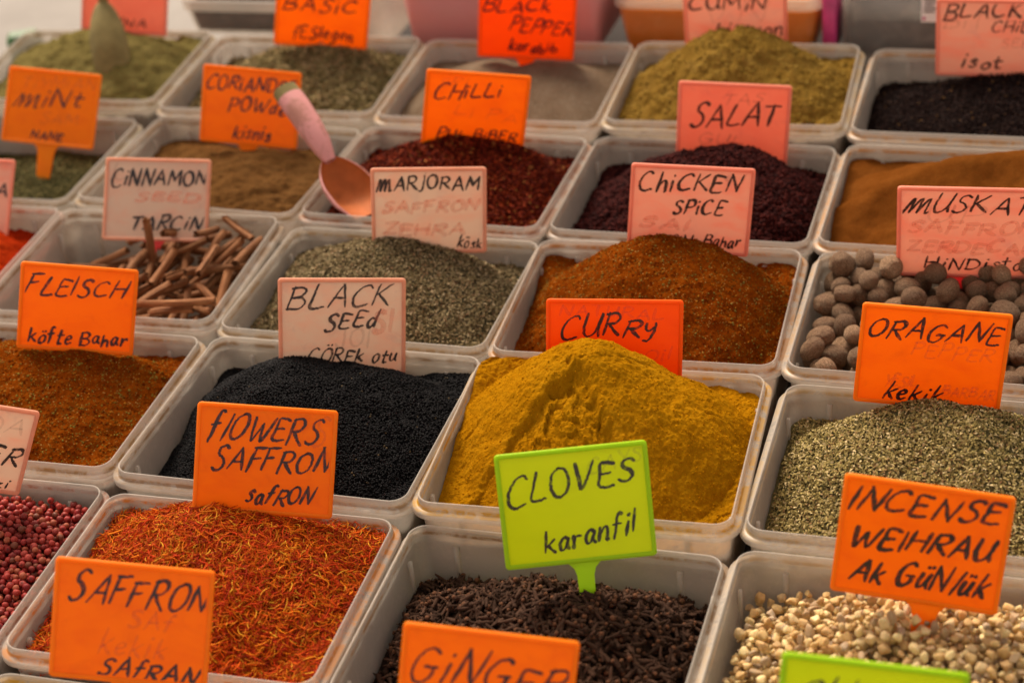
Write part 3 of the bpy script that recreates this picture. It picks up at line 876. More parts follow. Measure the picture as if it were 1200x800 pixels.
# cloves
rng = np.random.default_rng(32)
t = TUBS['cloves']
fcl = heap_fn(t, (-.040, -.034, -.042, -.046), (.15, .25), .004, .65, 2.2, ((.05, .005), (.02, .003)), 32)
def clove(seed):
    r = np.random.default_rng(seed)
    b = r.uniform(-.10, .10)
    xs = np.array([-.50, -.42, -.1, .18, .30, .36, .42]); rs = np.array([.05, .085, .115, .14, .19, .17, .05])
    path = np.c_[xs, b * (0.25 - xs ** 2) * 4, np.zeros(7)]
    V, F, _, _ = tube(path, [(q * (1 + r.uniform(-.25, .2)), q * (1 + r.uniform(-.25, .2))) for q in rs], 7, cap=False)[0]
    F = np.concatenate([F[:, [0, 1, 2]], F[:, [0, 2, 3]]])
    stem = np.array((0.085, 0.044, 0.028)) * r.uniform(.5, 1.45)
    C = np.tile(stem, (len(V), 1))
    # four calyx lobes and, on most, the bud ball
    for a in range(4):
        th = a * np.pi / 2 + r.uniform(-.3, .3); d = np.array([0, np.cos(th), np.sin(th)])
        p0 = np.array([.33, 0, 0]) + d * .15; tip = np.array([.44 + r.uniform(-.03, .05), 0, 0]) + d * r.uniform(.26, .36)
        sde = np.cross(d, [1, 0, 0]) * .09
        n0 = len(V)
        V = np.concatenate([V, [p0 + sde, p0 - sde, tip, p0 - np.array([.08, 0, 0])]])
        F = np.concatenate([F, np.array([[0, 1, 2], [0, 3, 1], [0, 2, 3], [1, 3, 2]]) + n0])
        C = np.concatenate([C, np.tile(stem * .9, (4, 1))])
    if r.uniform() < .45:
        n0 = len(V); bv, bf = ICO1
        V = np.concatenate([V, bv * r.uniform(.12, .165) * (1 + r.uniform(-.12, .12, (len(bv), 1))) + np.array([.46, 0, 0])]); F = np.concatenate([F, bf + n0])
        C = np.concatenate([C, np.tile(np.array((0.19, 0.085, 0.045)) * r.uniform(.6, 1.25), (len(bv), 1))])
    return V, F, C
var = [clove(s) for s in range(10)]
n = 2600
P, N = heap_points(t, fcl, n, rng, .95)
P[:, 2] += rng.uniform(-.005, .0035, n)
parts = pieces(t, P, rotmats(n, .65, rng, N), rng.uniform(.0105, .0145, n), var, "clove", "dark brown dried clove lying loose in the heap under the lime CLOVES sign", "clove",
               "cloves in the front tub", G_CLOVE, None, None, rng)
M_CLC = mat_powder("clove_dust", (0.02, 0.012, 0.009), (0.035, 0.02, 0.014), (0.05, 0.03, 0.02))
core = heap_parts(t, lambda u, v: fcl(u, v) - .004, .004, 1)
add_heap(t, "clove_heap", "dark brown mass of dried cloves under the lime CLOVES sign", "spice", parts + core, [G_CLOVE, M_CLC])

# frankincense
rng = np.random.default_rng(33)
t = TUBS['incense']
def knob(u, v, x, y): return .014 * np.exp(-((u + .07) ** 2 / .006 + (v - .26) ** 2 / .012))
fin = heap_fn(t, (-.042, -.03, -.032, -.046), (.10, .40), -.004, .6, 2.1, ((.05, .006), (.02, .003)), 33, knob)
P, R = deposit(t, lambda u, v: fin(u, v) - .006, 3000, (.0016, .0046), rng, 9, .97)
def resin(seed):
    r = np.random.default_rng(seed + 50)
    v, f = ICO2
    s = v.copy()
    s = s * (1 + .22 * vnoise(v[:, 0] * 2.3 + seed, v[:, 1] * 2.3 + v[:, 2] * 1.7, seed) + .16 * vnoise(v[:, 2] * 5 + seed, v[:, 1] * 5 - v[:, 0] * 3, seed + 1))[:, None]
    for q in range(12):       # chipped facets
        d = r.normal(size=3); d /= np.linalg.norm(d); h = s @ d; lim = r.uniform(.45, .8)
        s = s - np.outer(np.maximum(h - lim, 0) * .9, d)
    s *= np.array([r.uniform(.95, 1.3), r.uniform(.8, 1.1), r.uniform(.7, 1.0)])
    c = np.array([(0.64, 0.40, 0.18), (0.74, 0.50, 0.25), (0.54, 0.31, 0.14), (0.66, 0.44, 0.24), (0.42, 0.26, 0.15), (0.46, 0.31, 0.21), (0.80, 0.57, 0.30), (0.60, 0.35, 0.15)][seed % 8])
    return s * 1.08, f, np.tile(c * np.array([.95, 1.04, .98]), (len(v), 1))
var = [resin(s) for s in range(16)]
parts = pieces(t, P, rotmats(len(P), 1, rng, full=True), R, var, "incense_lump", "cream coloured lump of incense resin lying in the heap under the INCENSE sign", "resin lump",
               "incense lumps in the right front tub", G_RESIN, None, None, rng)
M_INC = mat_powder("resin_dust", (0.35, 0.24, 0.13), (0.42, 0.30, 0.17), (0.5, 0.36, 0.2))
core = heap_parts(t, lambda u, v: fin(u, v) - .007, .004, 1)
add_heap(t, "incense_heap", "mass of cream incense resin under the INCENSE sign", "spice", parts + core, [G_RESIN, M_INC])

# nutmegs
rng = np.random.default_rng(34)
t = TUBS['nutmeg']
fnm = heap_fn(t, (-.056, -.05, -.036, -.04), (.1, .4), -.030, .6, 2.1, ((.05, .004),), 34)
P, R = deposit(t, fnm, 250, (.0080, .0110), rng, 26, .94)
def mat_nutmeg():
    tt = NT("nutmeg_shell"); v = tt.obj(); oi = tt.n("ObjectInfo")
    mp = tt.n("Mapping"); tt.l(v, mp.inputs[0]); mp.inputs["Scale"].default_value = (2.6, 2.6, .8)
    n1 = tt.noise(4.5, 6, .7, mp.outputs[0], 1.2); n2 = tt.noise(1.6, 3, .5, v)
    r1 = tt.ramp(n1.outputs[0], [(.3, (0.13, 0.068, 0.034)), (.5, (0.36, 0.22, 0.125)), (.7, (0.66, 0.48, 0.32))])
    r2 = tt.ramp(oi.outputs["Random"], [(0, (.85, .80, .76)), (.8, (1.25, 1.18, 1.12)), (1, (1.6, 1.55, 1.48))])
    x = tt.mix(1.0, r1.outputs[0], r2.outputs[0], 'MULTIPLY')
    tt.l(x.outputs[0], tt.b.inputs["Base Color"]); tt.b.inputs["Roughness"].default_value = .6; tt.b.inputs["Specular IOR Level"].default_value = .25
    tt.bump(n1.outputs[0], .8, .08)
    return tt.m
M_NUT = mat_nutmeg()
def nut(seed):
    v, f = ICO3
    th = np.arctan2(v[:, 1], v[:, 0])
    w = vnoise(th * 3.2 + seed * 7, v[:, 2] * 1.6, seed) * .05 + vnoise(th * 7 + 3, v[:, 2] * 2.5, seed + 2) * .03
    groove = -.05 * np.exp(-((np.abs(th) - 1.2) / .10) ** 2) * (1 - v[:, 2] ** 2) if seed % 3 == 0 else 0
    r = 1 + w + groove
    r = r - .13 * np.exp(-((v[:, 2] - 1) ** 2) * 90) - .06 * np.exp(-((v[:, 2] + 1) ** 2) * 60)
    s = v * r[:, None] * np.array([.95, .90, 1.14 + .07 * (seed % 3)])
    return s, f
nutm = [np_mesh("nutmeg", [(nut(s)[0], nut(s)[1], 0, None)], [M_NUT]) for s in range(7)]
Wp = to_world(t, P); px = cam_px(Wp); Rm = rotmats(len(P), 1, rng, full=True)
for i in range(len(P)):
    near = (px[:, 2] < px[i, 2] - .004)
    d = np.hypot(px[:, 0] - px[i, 0], px[:, 1] - px[i, 1])
    hidden = (d[near] < 7).any() or any(in_poly(px[i:i + 1], q)[0] for q in SIGN_POLYS if False)
    deep = (np.hypot(P[:, 0] - P[i, 0], P[:, 1] - P[i, 1]) < .008) & (P[:, 2] > P[i, 2] + .014)
    if px[i, 0] > 1240: continue
    o = bpy.data.objects.new("nutmeg", nutm[i % 7]); COL.objects.link(o)
    m = Matrix(Rm[i].tolist()).to_4x4() @ Matrix.Scale(R[i], 4); m.translation = Vector(Wp[i]); o.matrix_world = m
    tag(o, "whole brown nutmeg lying in the tub under the MUSKAT sign", "nutmeg", "whole nutmegs under the MUSKAT sign")

# cinnamon sticks
rng = np.random.default_rng(35)
t = TUBS['cinnamon']
def mat_cinnamon():
    tt = NT("cinnamon_bark"); v = tt.obj(); oi = tt.n("ObjectInfo")
    mp = tt.n("Mapping"); tt.l(v, mp.inputs[0]); mp.inputs["Scale"].default_value = (.12, 1, 1)
    n1 = tt.noise(420, 5, .7, mp.outputs[0], .3); n2 = tt.noise(60, 4, .6, v)
    f = tt.mix(.4, n1.outputs[0], n2.outputs[0])
    r1 = tt.ramp(f.outputs[0], [(.3, (0.085, 0.030, 0.011)), (.5, (0.22, 0.092, 0.036)), (.7, (0.40, 0.20, 0.09))])
    r2 = tt.ramp(oi.outputs["Random"], [(0, (.7, .66, .62)), (1, (1.25, 1.2, 1.15))])
    x = tt.mix(1.0, r1.outputs[0], r2.outputs[0], 'MULTIPLY')
    tt.l(x.outputs[0], tt.b.inputs["Base Color"]); tt.b.inputs["Roughness"].default_value = .75; tt.b.inputs["Specular IOR Level"].default_value = .2
    tt.bump(n1.outputs[0], .5, .0012)
    return tt.m
M_CIN = mat_cinnamon()
def stick(seed, L):
    r = np.random.default_rng(seed + 400)
    # scroll of bark: spiral strip with thickness, both edges rolling in
    ns, nl = 26, 14
    s = np.linspace(0, 1, ns)
    turns = r.uniform(1.25, 1.7)
    th = s * turns * 2 * np.pi
    rad = .0046 * (0.50 + .50 * s) * r.uniform(.9, 1.1)
    x = np.linspace(-L / 2, L / 2, nl)
    be = r.uniform(-.0014, .0014); be2 = r.uniform(-.001, .001)
    def surf(dr):
        V = []
        for k in range(nl):
            q = x[k] / L * 2
            tw = r0 * q
            jag = np.zeros(ns)
            if k in (0, nl - 1): jag = jit[0 if k == 0 else 1]
            sc = 1 + .05 * np.sin(q * 3 + seed) + wob[k]
            rr = (rad + dr) * sc
            V.append(np.c_[x[k] + jag, be * (1 - q * q) + rr * np.cos(th + tw), be2 * (1 - q * q) + rr * np.sin(th + tw) * .88])
        return np.concatenate(V)
    r0 = r.uniform(-.3, .3); jit = r.uniform(-.0016, .0016, (2, ns)); wob = r.uniform(-.03, .03, nl)
    A, B = surf(0), surf(-.0008)
    idx = np.arange(ns * nl).reshape(nl, ns); F = np.stack([idx[:-1, :-1], idx[:-1, 1:], idx[1:, 1:], idx[1:, :-1]], -1).reshape(-1, 4)
    n0 = ns * nl
    ring = np.concatenate([idx[0, :], idx[1:, -1], idx[-1, -2::-1], idx[-2:0:-1, 0]])
    jn = np.roll(ring, -1)
    E = np.c_[ring, ring + n0, jn + n0, jn]
    return [(np.concatenate([A, B]), np.concatenate([F[:, ::-1], F + n0, E]), 0, None)]
Ls = [.052, .060, .068, .075, .046, .064, .071, .040]
stm = [np_mesh("cinnamon_stick", stick(i, L), [M_CIN]) for i, L in enumerate(Ls)]
hx, hy = inner_half(t, -.045)
pts = np.zeros((0, 3)); placed = []
RS = .0045
cflo = heap_fn(t, (-.072, -.064, -.054, -.060), (.35, .1), -.048, .6, 2, (), 35)
for q in range(112):
    best = None
    for c in range(14):
        vi = rng.integers(0, 8); L = Ls[vi]
        x0 = rng.uniform(-.95, .95) * hx; y0 = rng.uniform(-.95, .95) * hy
        if x0 > -.2 * hx and rng.uniform() < .8: a = math.radians(rng.normal(74, 24))
        else: a = math.radians(rng.normal(8, 22))
        if rng.uniform() < .22: a = rng.uniform(0, math.pi)
        tl = rng.normal(0, .28)
        d = np.array([math.cos(a) * math.cos(tl), math.sin(a) * math.cos(tl), math.sin(tl)])
        s = np.linspace(-L / 2, L / 2, 13)
        ex, ey = abs(d[0]) * L / 2 + .004, abs(d[1]) * L / 2 + .004
        if ex > hx or ey > hy: continue
        x0 = min(max(x0, -hx + ex), hx - ex); y0 = min(max(y0, -hy + ey), hy - ey)
        S = np.c_[x0 + s * d[0], y0 + s * d[1], s * d[2]]
        z = (cflo(S[:, 0] / hx, S[:, 1] / hy) + RS - S[:, 2]).max()
        if len(pts):
            D2 = (S[:, None, 0] - pts[None, :, 0]) ** 2 + (S[:, None, 1] - pts[None, :, 1]) ** 2
            rr = (2 * RS) ** 2 * .9 - D2
            zz = np.where(rr > 0, pts[None, :, 2] + np.sqrt(np.maximum(rr, 0)) - S[:, None, 2], -9).max()
            z = max(z, zz)
        cost = z - .018 * (x0 / hx > -.1) + (0.02 if x0 < -.35 * hx and z > -.055 else 0)
        if best is None or cost < best[0]: best = (cost, vi, x0, y0, z, a, tl, S + [0, 0, z], d)
    if best is None: continue
    pts = np.concatenate([pts, best[7]]); placed.append(best)
def put_stick(vi, x, y, z, dvec, spin, label):
    w = to_world(t, np.array([[x, y, z + HB]]))[0]
    dw = Matrix.Rotation(t.ang, 3, 'Z') @ Matrix.Rotation(TILT, 3, 'X') @ Vector(dvec)
    o = bpy.data.objects.new("cinnamon_stick", stm[vi]); COL.objects.link(o)
    m = dw.to_track_quat('X', 'Z').to_matrix().to_4x4() @ Matrix.Rotation(spin, 4, 'X'); m.translation = Vector(w)
    o.matrix_world = m
    return tag(o, label, "cinnamon stick", "cinnamon sticks in front of the CINNAMON sign")
for b in placed:
    put_stick(b[1], b[2], b[3], b[4], b[8], rng.uniform(0, 6.28), "curled brown cinnamon stick lying in the pile in front of the CINNAMON sign")
put_stick(1, .004, .030, .004, (.02, .18, .98), 1.0, "cinnamon stick standing upright out of the pile before the CINNAMON sign")

# ------------------------------------------------------------------ handwriting
GL = {}
def gl(ch, w, s): GL[ch] = (w, [[tuple(float(q) for q in p.split(',')) for p in st.strip('~ ').split()] for st in s.split(';')], [st.strip().startswith('~') for st in s.split(';')])
gl('A', .75, "0,0 .42,1; .42,1 .72,0; .15,.36 .62,.38")
gl('B', .68, "0,0 .1,1; ~.02,.93 .4,1 .62,.84 .45,.6 .12,.52; ~.12,.52 .5,.52 .66,.3 .45,.05 -.05,.02")
gl('C', .72, "~.66,.88 .5,1 .2,.85 .02,.45 .1,.1 .35,0 .68,.12")
gl('D', .72, "0,0 .08,1; ~.0,.95 .45,.95 .7,.6 .6,.2 .3,0 -.04,.02")
gl('E', .6, "~.6,.92 .3,.98 .08,.95 .05,.5 .02,.08 .3,.0 .58,.06; .05,.52 .45,.56")
gl('F', .58, "0,0 .1,.95; .02,.95 .6,1; .05,.5 .44,.56")
gl('G', .74, "~.66,.88 .45,1 .15,.82 .02,.42 .15,.05 .42,0 .62,.2 .64,.4; .36,.42 .72,.44")
gl('H', .7, "0,0 .06,1; .62,0 .68,1; .04,.5 .64,.54")
gl('I', .16, ".04,0 .12,1")
gl('J', .5, "~.5,1 .44,.4 .34,.04 .1,.02 .0,.2")
gl('K', .66, "0,0 .08,1; .6,1 .06,.45; ~.14,.52 .4,.25 .66,0")
gl('L', .58, "~.12,1 .05,.5 .02,.08 .25,.02 .58,.1")
gl('M', .9, "0,0 .1,1; .1,1 .42,.3; .42,.3 .8,1; .8,1 .86,0")
gl('N', .72, "0,0 .08,1; .08,1 .58,.02; .58,.02 .7,1")
gl('O', .72, "~.36,1 .1,.8 .02,.4 .15,.06 .38,0 .62,.2 .7,.6 .58,.92 .36,1 .28,.96")
gl('P', .62, "0,0 .1,1; ~.02,.93 .42,1 .6,.8 .48,.54 .08,.46")
gl('R', .68, "0,0 .1,1; ~.02,.93 .42,1 .6,.8 .45,.55 .1,.5; ~.2,.5 .42,.25 .68,.0")
gl('S', .6, "~.58,.9 .4,1 .16,.88 .16,.65 .4,.5 .52,.28 .4,.06 .16,.0 .0,.1")
gl('T', .66, ".0,.95 .68,1; .36,.97 .28,0")
gl('U', .68, "~.04,1 .02,.4 .14,.04 .36,.02 .56,.3 .66,1; ~.66,1 .6,.4 .68,.02")
gl('V', .68, "~.0,1 .16,.4 .24,.02 .45,.4 .68,1.05")
gl('W', 1.0, "~0,1 .08,.5 .2,.02 .36,.4 .48,.75; ~.48,.75 .56,.3 .68,.04 .85,.5 1.0,1.02")
gl('Y', .62, "0,1 .3,.5; .64,1 .16,0")
gl('Z', .62, ".04,.95 .62,1; .62,1 .0,.02; .0,.02 .62,.06")
gl('a', .5, "~.42,.55 .2,.6 .03,.3 .12,.03 .3,.1 .44,.55; ~.44,.55 .4,.2 .52,.02")
gl('b', .5, "~.1,1 .04,.5 .04,.02; ~.05,.3 .25,.55 .46,.35 .36,.06 .05,.04")
gl('c', .44, "~.42,.5 .25,.6 .04,.35 .1,.05 .3,.0 .44,.1")
gl('d', .52, "~.4,.5 .2,.56 .03,.3 .12,.03 .3,.1 .42,.4; ~.52,1 .44,.5 .42,.02")
gl('e', .46, "~.05,.28 .3,.34 .4,.46 .26,.6 .06,.4 .08,.1 .25,.0 .46,.12")
gl('f', .42, "~.44,.95 .3,1 .2,.8 .16,.3 .08,-.1; .0,.5 .4,.56")
gl('g', .5, "~.42,.55 .2,.6 .03,.3 .14,.06 .34,.2 .44,.55; ~.44,.55 .4,.0 .25,-.3 .02,-.25")
gl('h', .5, ".1,1 .02,0; ~.06,.35 .28,.6 .42,.45 .44,.02")
gl('i', .2, ".1,.6 .05,0; .12,.85 .15,.92")
gl('j', .3, "~.2,.9 .22,.3 .15,-.15 -.05,-.2; .24,1.08 .27,1.15")
gl('k', .5, ".12,1 .02,0; .48,.62 .08,.28; ~.16,.34 .32,.15 .5,.0")
gl('l', .2, ".14,1 .03,0")
gl('m', .95, "~-.08,.0 .05,.5 .16,.8 .2,.4 .18,.05; ~.18,.05 .36,.6 .5,.8 .52,.4 .5,.05; ~.5,.05 .68,.6 .82,.8 .84,.4 .86,.05 .98,.1")
gl('n', .5, "~.04,.6 .04,.3 .02,0; ~.05,.3 .25,.6 .4,.5 .42,.02 .52,.06")
gl('o', .48, "~.26,.6 .05,.4 .06,.1 .22,0 .42,.2 .42,.5 .26,.6")
gl('r', .4, "~.06,.6 .06,.3 .02,0; ~.06,.3 .2,.55 .42,.58")
gl('s', .4, "~.38,.52 .24,.62 .1,.48 .26,.32 .34,.15 .2,.0 .0,.06")
gl('t', .4, "~.2,.95 .14,.4 .16,.05 .36,.06; .0,.6 .42,.64")
gl('u', .5, "~.06,.6 .03,.2 .14,.0 .34,.15 .44,.6; ~.44,.6 .4,.2 .5,.0")
gl('v', .44, "~.0,.6 .16,.02 .44,.64")
gl('y', .5, "~.06,.6 .06,.3 .2,.2 .42,.4; ~.44,.65 .4,.1 .24,-.3 .02,-.3")
gl('z', .44, ".02,.55 .42,.6; .42,.6 .0,.02; .0,.02 .44,.06")
gl(' ', .3, "0,0 0,0")
for base, new, yy in (('o', '\u00f6', .85), ('u', '\u00fc', .85), ('O', '\u00d6', 1.18), ('U', '\u00dc', 1.18)):
    w, s, k = GL[base]; GL[new] = (w, s + [[(w * .3, yy), (w * .34, yy + .07)], [(w * .7, yy), (w * .74, yy + .07)]], k + [False, False])
w, s, k = GL['s']; GL['\u015f'] = (w, s + [[(.18, -.04), (.22, -.14), (.12, -.2)]], k + [True])
w, s, k = GL['I']; GL['\u0130'] = (w, s + [[(.14, 1.14), (.16, 1.2)]], k + [False])

def smooth_line(p, closed=False, n=7):
    p = np.array(p, float)
    q = np.vstack([2 * p[0] - p[1], p, 2 * p[-1] - p[-2]])
    out = []
    for i in range(1, len(q) - 2):
        for s in np.linspace(0, 1, n, endpoint=False):
            a, b, c, d = q[i - 1], q[i], q[i + 1], q[i + 2]
            out.append(.5 * ((2 * b) + (-a + c) * s + (2 * a - 5 * b + 4 * c - d) * s * s + (-a + 3 * b - 3 * c + d) * s ** 3))
    out.append(p[-1])
    return np.array(out)

def write(text, W, H, x0, x1, y0, y1, h0, h1, slant, pen, yfront, rng, m):
    """strokes of handwriting as thin ink ribbons on the board face"""
    gap = .2
    tot = sum(GL[c][0] for c in text) + gap * (len(text) - 1)
    k = (x1 - x0) * W / tot
    x = 0.0; parts = []; lay = 0
    for ch in text:
        w, strokes, sm = GL[ch]
        fr = x / tot
        hh = (h0 + (h1 - h0) * fr) * H * rng.uniform(.88, 1.10); yb = (y0 + (y1 - y0) * fr) * H + rng.uniform(-.020, .020) * H
        sl = slant + rng.uniform(-.09, .09)
        if ch != ' ':
            for st, s in zip(strokes, sm):
                p = smooth_line(st) if s and len(st) > 2 else np.array([np.array(st[0]) + (np.array(st[-1]) - np.array(st[0])) * q for q in np.linspace(0, 1, 6)])
                p = p + rng.normal(0, .008, p.shape) + rng.normal(0, .012, 2)
                Xp = x0 * W + (x + p[:, 0]) * k + p[:, 1] * hh * sl - W / 2
                Yp = yb + p[:, 1] * hh
                c = np.c_[Xp, Yp]
                d = np.gradient(c, axis=0); d /= np.linalg.norm(d, axis=1)[:, None] + 1e-9
                nrm = np.c_[-d[:, 1], d[:, 0]]
                # chisel pen: thicker on strokes across the nib
                wd = pen * (.62 + .55 * np.abs(d @ np.array([.8, .6]) * 0 + d @ np.array([-.55, .83])))
                wd = wd * rng.uniform(.85, 1.2) * (1 + .18 * np.sin(np.linspace(0, rng.uniform(3, 9), len(c)) + rng.uniform(0, 6)))
                tpr = np.ones(len(c)); tpr[0] = .7; tpr[-1] = .55
                wd = (wd * tpr)[:, None]
                c = c.copy(); c[0] -= d[0] * pen * .3; c[-1] += d[-1] * pen * .3
                a = c + nrm * wd / 2; b = c - nrm * wd / 2
                lim = W / 2 - .0045
                a[:, 0] = np.clip(a[:, 0], -lim, lim); b[:, 0] = np.clip(b[:, 0], -lim, lim)
                a[:, 1] = np.clip(a[:, 1], .0045, H - .0045); b[:, 1] = np.clip(b[:, 1], .0045, H - .0045)
                yy = yfront - .00003 * (lay % 12); lay += 1
                n = len(c)
                V = np.concatenate([np.c_[a[:, 0], np.full(n, yy), a[:, 1]], np.c_[b[:, 0], np.full(n, yy), b[:, 1]]])
                i = np.arange(n - 1)
                parts.append((V, np.c_[i, i + n, i + n + 1, i + 1], m, None))
        x += w + gap
    return parts

def sign(key, label, mats, lines, stake=.05, ghosts=(), redghosts=(), stake_x=0.0, stake_w=.0125, pen=.0022):
    A, o, W = sign_matrix(key); H = W * ASP
    mb, mf, ms = mats
    rng = np.random.default_rng(sum(ord(c) for c in key))
    # root at the foot of the stake
    foot = np.array([stake_x * W, 0.0, -stake])
    root = link("spice_sign", None)
    m = Matrix([list(r) for r in A]).to_4x4(); m.translation = Vector(o + A @ foot)
    root.matrix_world = m
    tag(root, label, "sign", "handwritten plastic signs in the spices")
    th = .0016
    def flip(parts):   # sweep in xy/z -> board plane xz, front -y
        out = []
        for v, f, mi, c in parts:
            v = np.asarray(v); out.append((np.c_[v[:, 0] - foot[0], -v[:, 2], v[:, 1] + H / 2 - foot[2]], f, mi, c))
        return out
    bp = flip(sweep(W / 2, H / 2, .003, [(.0012, -th / 2), (.0012, th / 2)], 4, cap0=True, cap1=True))
    ink = []
    for g_ in ghosts: ink += write(*g_[:1], W, H, *g_[1:], pen * .9, -th / 2 - .0001, rng, 2)
    for g_ in redghosts: ink += write(*g_[:1], W, H, *g_[1:], pen * 1.7, -th / 2 - .0006, rng, 3)
    for l_ in lines: ink += write(*l_[:1], W, H, *l_[1:], pen * (0.8 if l_[5] < .16 else 1), -th / 2 - .0011 + .0007, rng, 1)
    ink = [(v - np.array([foot[0], 0, foot[2]]), f, mi, c) for v, f, mi, c in ink]
    link("board", np_mesh("board", bp + ink, [mb, INK, GHOST, GHOST_RED], smooth=False), root)
    fr = [(.0, -.0010), (.0, .0010), (.0006, .0016), (.0026, .0016), (.0034, .0009), (.0034, -.0009), (.0026, -.0016), (.0006, -.0016)]
    link("frame", np_mesh("frame", flip(sweep(W / 2, H / 2, .003, fr, 4, closed=True)), [mf]), root)
    w2 = stake_w / 2
    out = [(-w2 - .006, 0.0008), (w2 + .006, 0.0008), (w2 + .0015, -.004), (w2, -.009), (w2 * .8, -stake + .012), (0, -stake), (-w2 * .8, -stake + .012), (-w2, -.009), (-w2 - .0015, -.004)]
    O = np.array(out); n = len(O)
    V = np.concatenate([np.c_[O[:, 0], np.full(n, -.0011), O[:, 1]], np.c_[O[:, 0], np.full(n, .0011), O[:, 1]]])
    V = V - np.array([0, 0, foot[2]])
    i = np.arange(n); j = (i + 1) % n
    link("stake", np_mesh("stake", [(V[:n], i[::-1][None], 0, None), (V[n:], i[None], 0, None), (V, np.c_[i, j, j + n, i + n], 0, None)], [ms], smooth=False), root)
    return root

OR = (B_OR, F_OR, F_OR); RD = (B_RED, F_RED, F_RED); PA = (B_PALE, F_PALE, S_PINK); PK = (B_PINK, F_PINK, S_PINK); SA = (B_SAL, F_PINK, F_PINK); GR = (B_GRN, F_GRN, F_GRN)
SL = .34
sign('cloves', "lime green sign reading CLOVES karanfil, standing in the cloves", GR,
     [("CLOVES", .05, .90, .55, .68, .29, .19, .12), ("karanfil", .27, .88, .12, .22, .20, .20, .12)], .055, [("CAYS", .6, .96, .78, .86, .13, .13, .1)], stake_x=.02)
sign('flowers', "orange sign reading FLOWERS SAFFRON, standing behind the saffron threads", OR,
     [("flOWERS", .08, .86, .66, .68, .25, .21, SL), ("SAFFRON", .12, .95, .38, .42, .22, .20, SL), ("safRON", .38, .84, .10, .12, .16, .15, SL)], .05, [("S", .82, .92, .66, .66, .25, .25, .1)])
sign('saffron', "orange sign reading SAFFRON safran, foremost at the bottom left", OR,
     [("SAFFRON", .09, .95, .66, .64, .25, .21, SL), ("SAfRAN", .31, .92, .05, .05, .16, .14, SL)], .05,
     [("SAf", .48, .75, .48, .48, .16, .14, .2), ("kekik", .3, .72, .24, .24, .2, .16, .3)])
sign('incense', "orange sign reading INCENSE WEIHRAU Ak G\u00fcnl\u00fck, tilted over the incense lumps", OR,
     [("INCENSE", .04, .92, .72, .76, .21, .18, SL), ("WEIHRAU", .08, .90, .42, .44, .19, .17, SL), ("Ak G\u00fcNl\u00fck", .11, .90, .13, .13, .19, .2, SL)], .05, stake_x=.08, stake_w=.016, pen=.0027)
sign('ginger', "orange sign reading GINGER, cut off by the bottom edge in front of the cloves", OR, [("GiNGER", .05, .92, .56, .54, .29, .22, SL)], .05)
sign('greenchilli', "lime green sign reading CHILLI, cut off by the bottom edge in front of the incense", GR, [("CHILLi", .05, .78, .56, .56, .28, .24, SL)], .05)
sign('oragane', "orange sign reading ORAGANE kekik, standing behind the oregano heap", OR,
     [("ORAGANE", .05, .93, .68, .70, .20, .17, SL), ("kekik", .20, .58, .06, .06, .19, .17, SL)], .05,
     [("PEPPER", .36, .9, .52, .52, .14, .13, .2), ("YESiL", .2, .42, .18, .2, .12, .12, .2), ("BARBAR", .6, .95, .16, .12, .1, .1, .2)])
sign('curry', "red orange sign reading CURRY, half hidden behind the tall yellow heap", RD,
     [("CURRy", .10, .80, .62, .66, .22, .17, .25)], .05, [("NATURAL", .1, .85, .84, .82, .1, .1, .1), ("Oil", .72, .92, .42, .42, .12, .12, .2)])
sign('blackseed', "pale peach sign reading BLACK SEED \u00e7\u00f6rek otu, standing behind the black seeds", PA,
     [("BLACK", .07, .86, .68, .74, .25, .20, SL), ("SEEd", .36, .76, .46, .52, .18, .17, SL), ("\u00e7\u00d6REk otu".replace("\u00e7", "C"), .22, .92, .13, .14, .15, .14, SL)], .05,
     [("JOl", .45, .72, .28, .3, .18, .2, .1)], [("Sl", .75, .9, .45, .45, .2, .2, .1)])
sign('fleisch', "orange sign reading FLEISCH k\u00f6fte bahar, standing behind the meat spice", OR,
     [("FLEISCH", .05, .88, .64, .66, .21, .18, SL), ("k\u00f6fte Bahar", .10, .93, .09, .10, .17, .14, .15)], .05)
sign('marjoram', "pale peach sign reading MARJORAM, standing behind the marjoram heap", PA,
     [("mARjORAM", .06, .93, .74, .76, .16, .14, .15), ("k\u00f6sk", .74, .95, .06, .06, .13, .12, .2)], .05, [],
     [("SAFFRON", .1, .92, .48, .5, .13, .12, .2), ("ZEHRA", .1, .8, .22, .24, .13, .12, .2)])
sign('cinnamon', "pale peach sign reading CINNAMON tarcin, leaning back behind the cinnamon sticks", PA,
     [("CiNNAMON", .06, .96, .64, .70, .21, .17, .12), ("TARCiN", .26, .93, .13, .15, .17, .16, .25)], .016, [("C", .08, .2, .72, .72, .24, .24, .1)], [("SEED", .3, .9, .48, .5, .1, .1, .2)], stake_w=.010)
sign('chicken', "pale pink sign reading CHICKEN SPICE, standing behind the chicken spice heap", PK,
     [("ChiCKEN", .07, .88, .70, .74, .21, .18, .2), ("SPiCE", .36, .76, .47, .48, .17, .16, .2), ("mANGAL Bahar", .08, .92, .09, .11, .13, .12, .2)], .05, [("el", .75, .93, .84, .84, .1, .1, .2)], [("SAl", .1, .5, .28, .28, .12, .12, .2)])
sign('muskat', "salmon pink sign reading MUSKAT, standing in the nutmegs", PK,
     [("mUSKAT", .05, .90, .72, .74, .21, .18, SL), ("HiNDistan", .20, .97, .09, .10, .13, .13, .2)], .034, [("UP", .2, .6, .62, .62, .2, .2, .1)],
     [("SAFFRON", .08, .95, .50, .52, .13, .13, .2), ("ZERDECAL", .08, .95, .28, .3, .12, .12, .2)], stake_x=-.04, stake_w=.016)
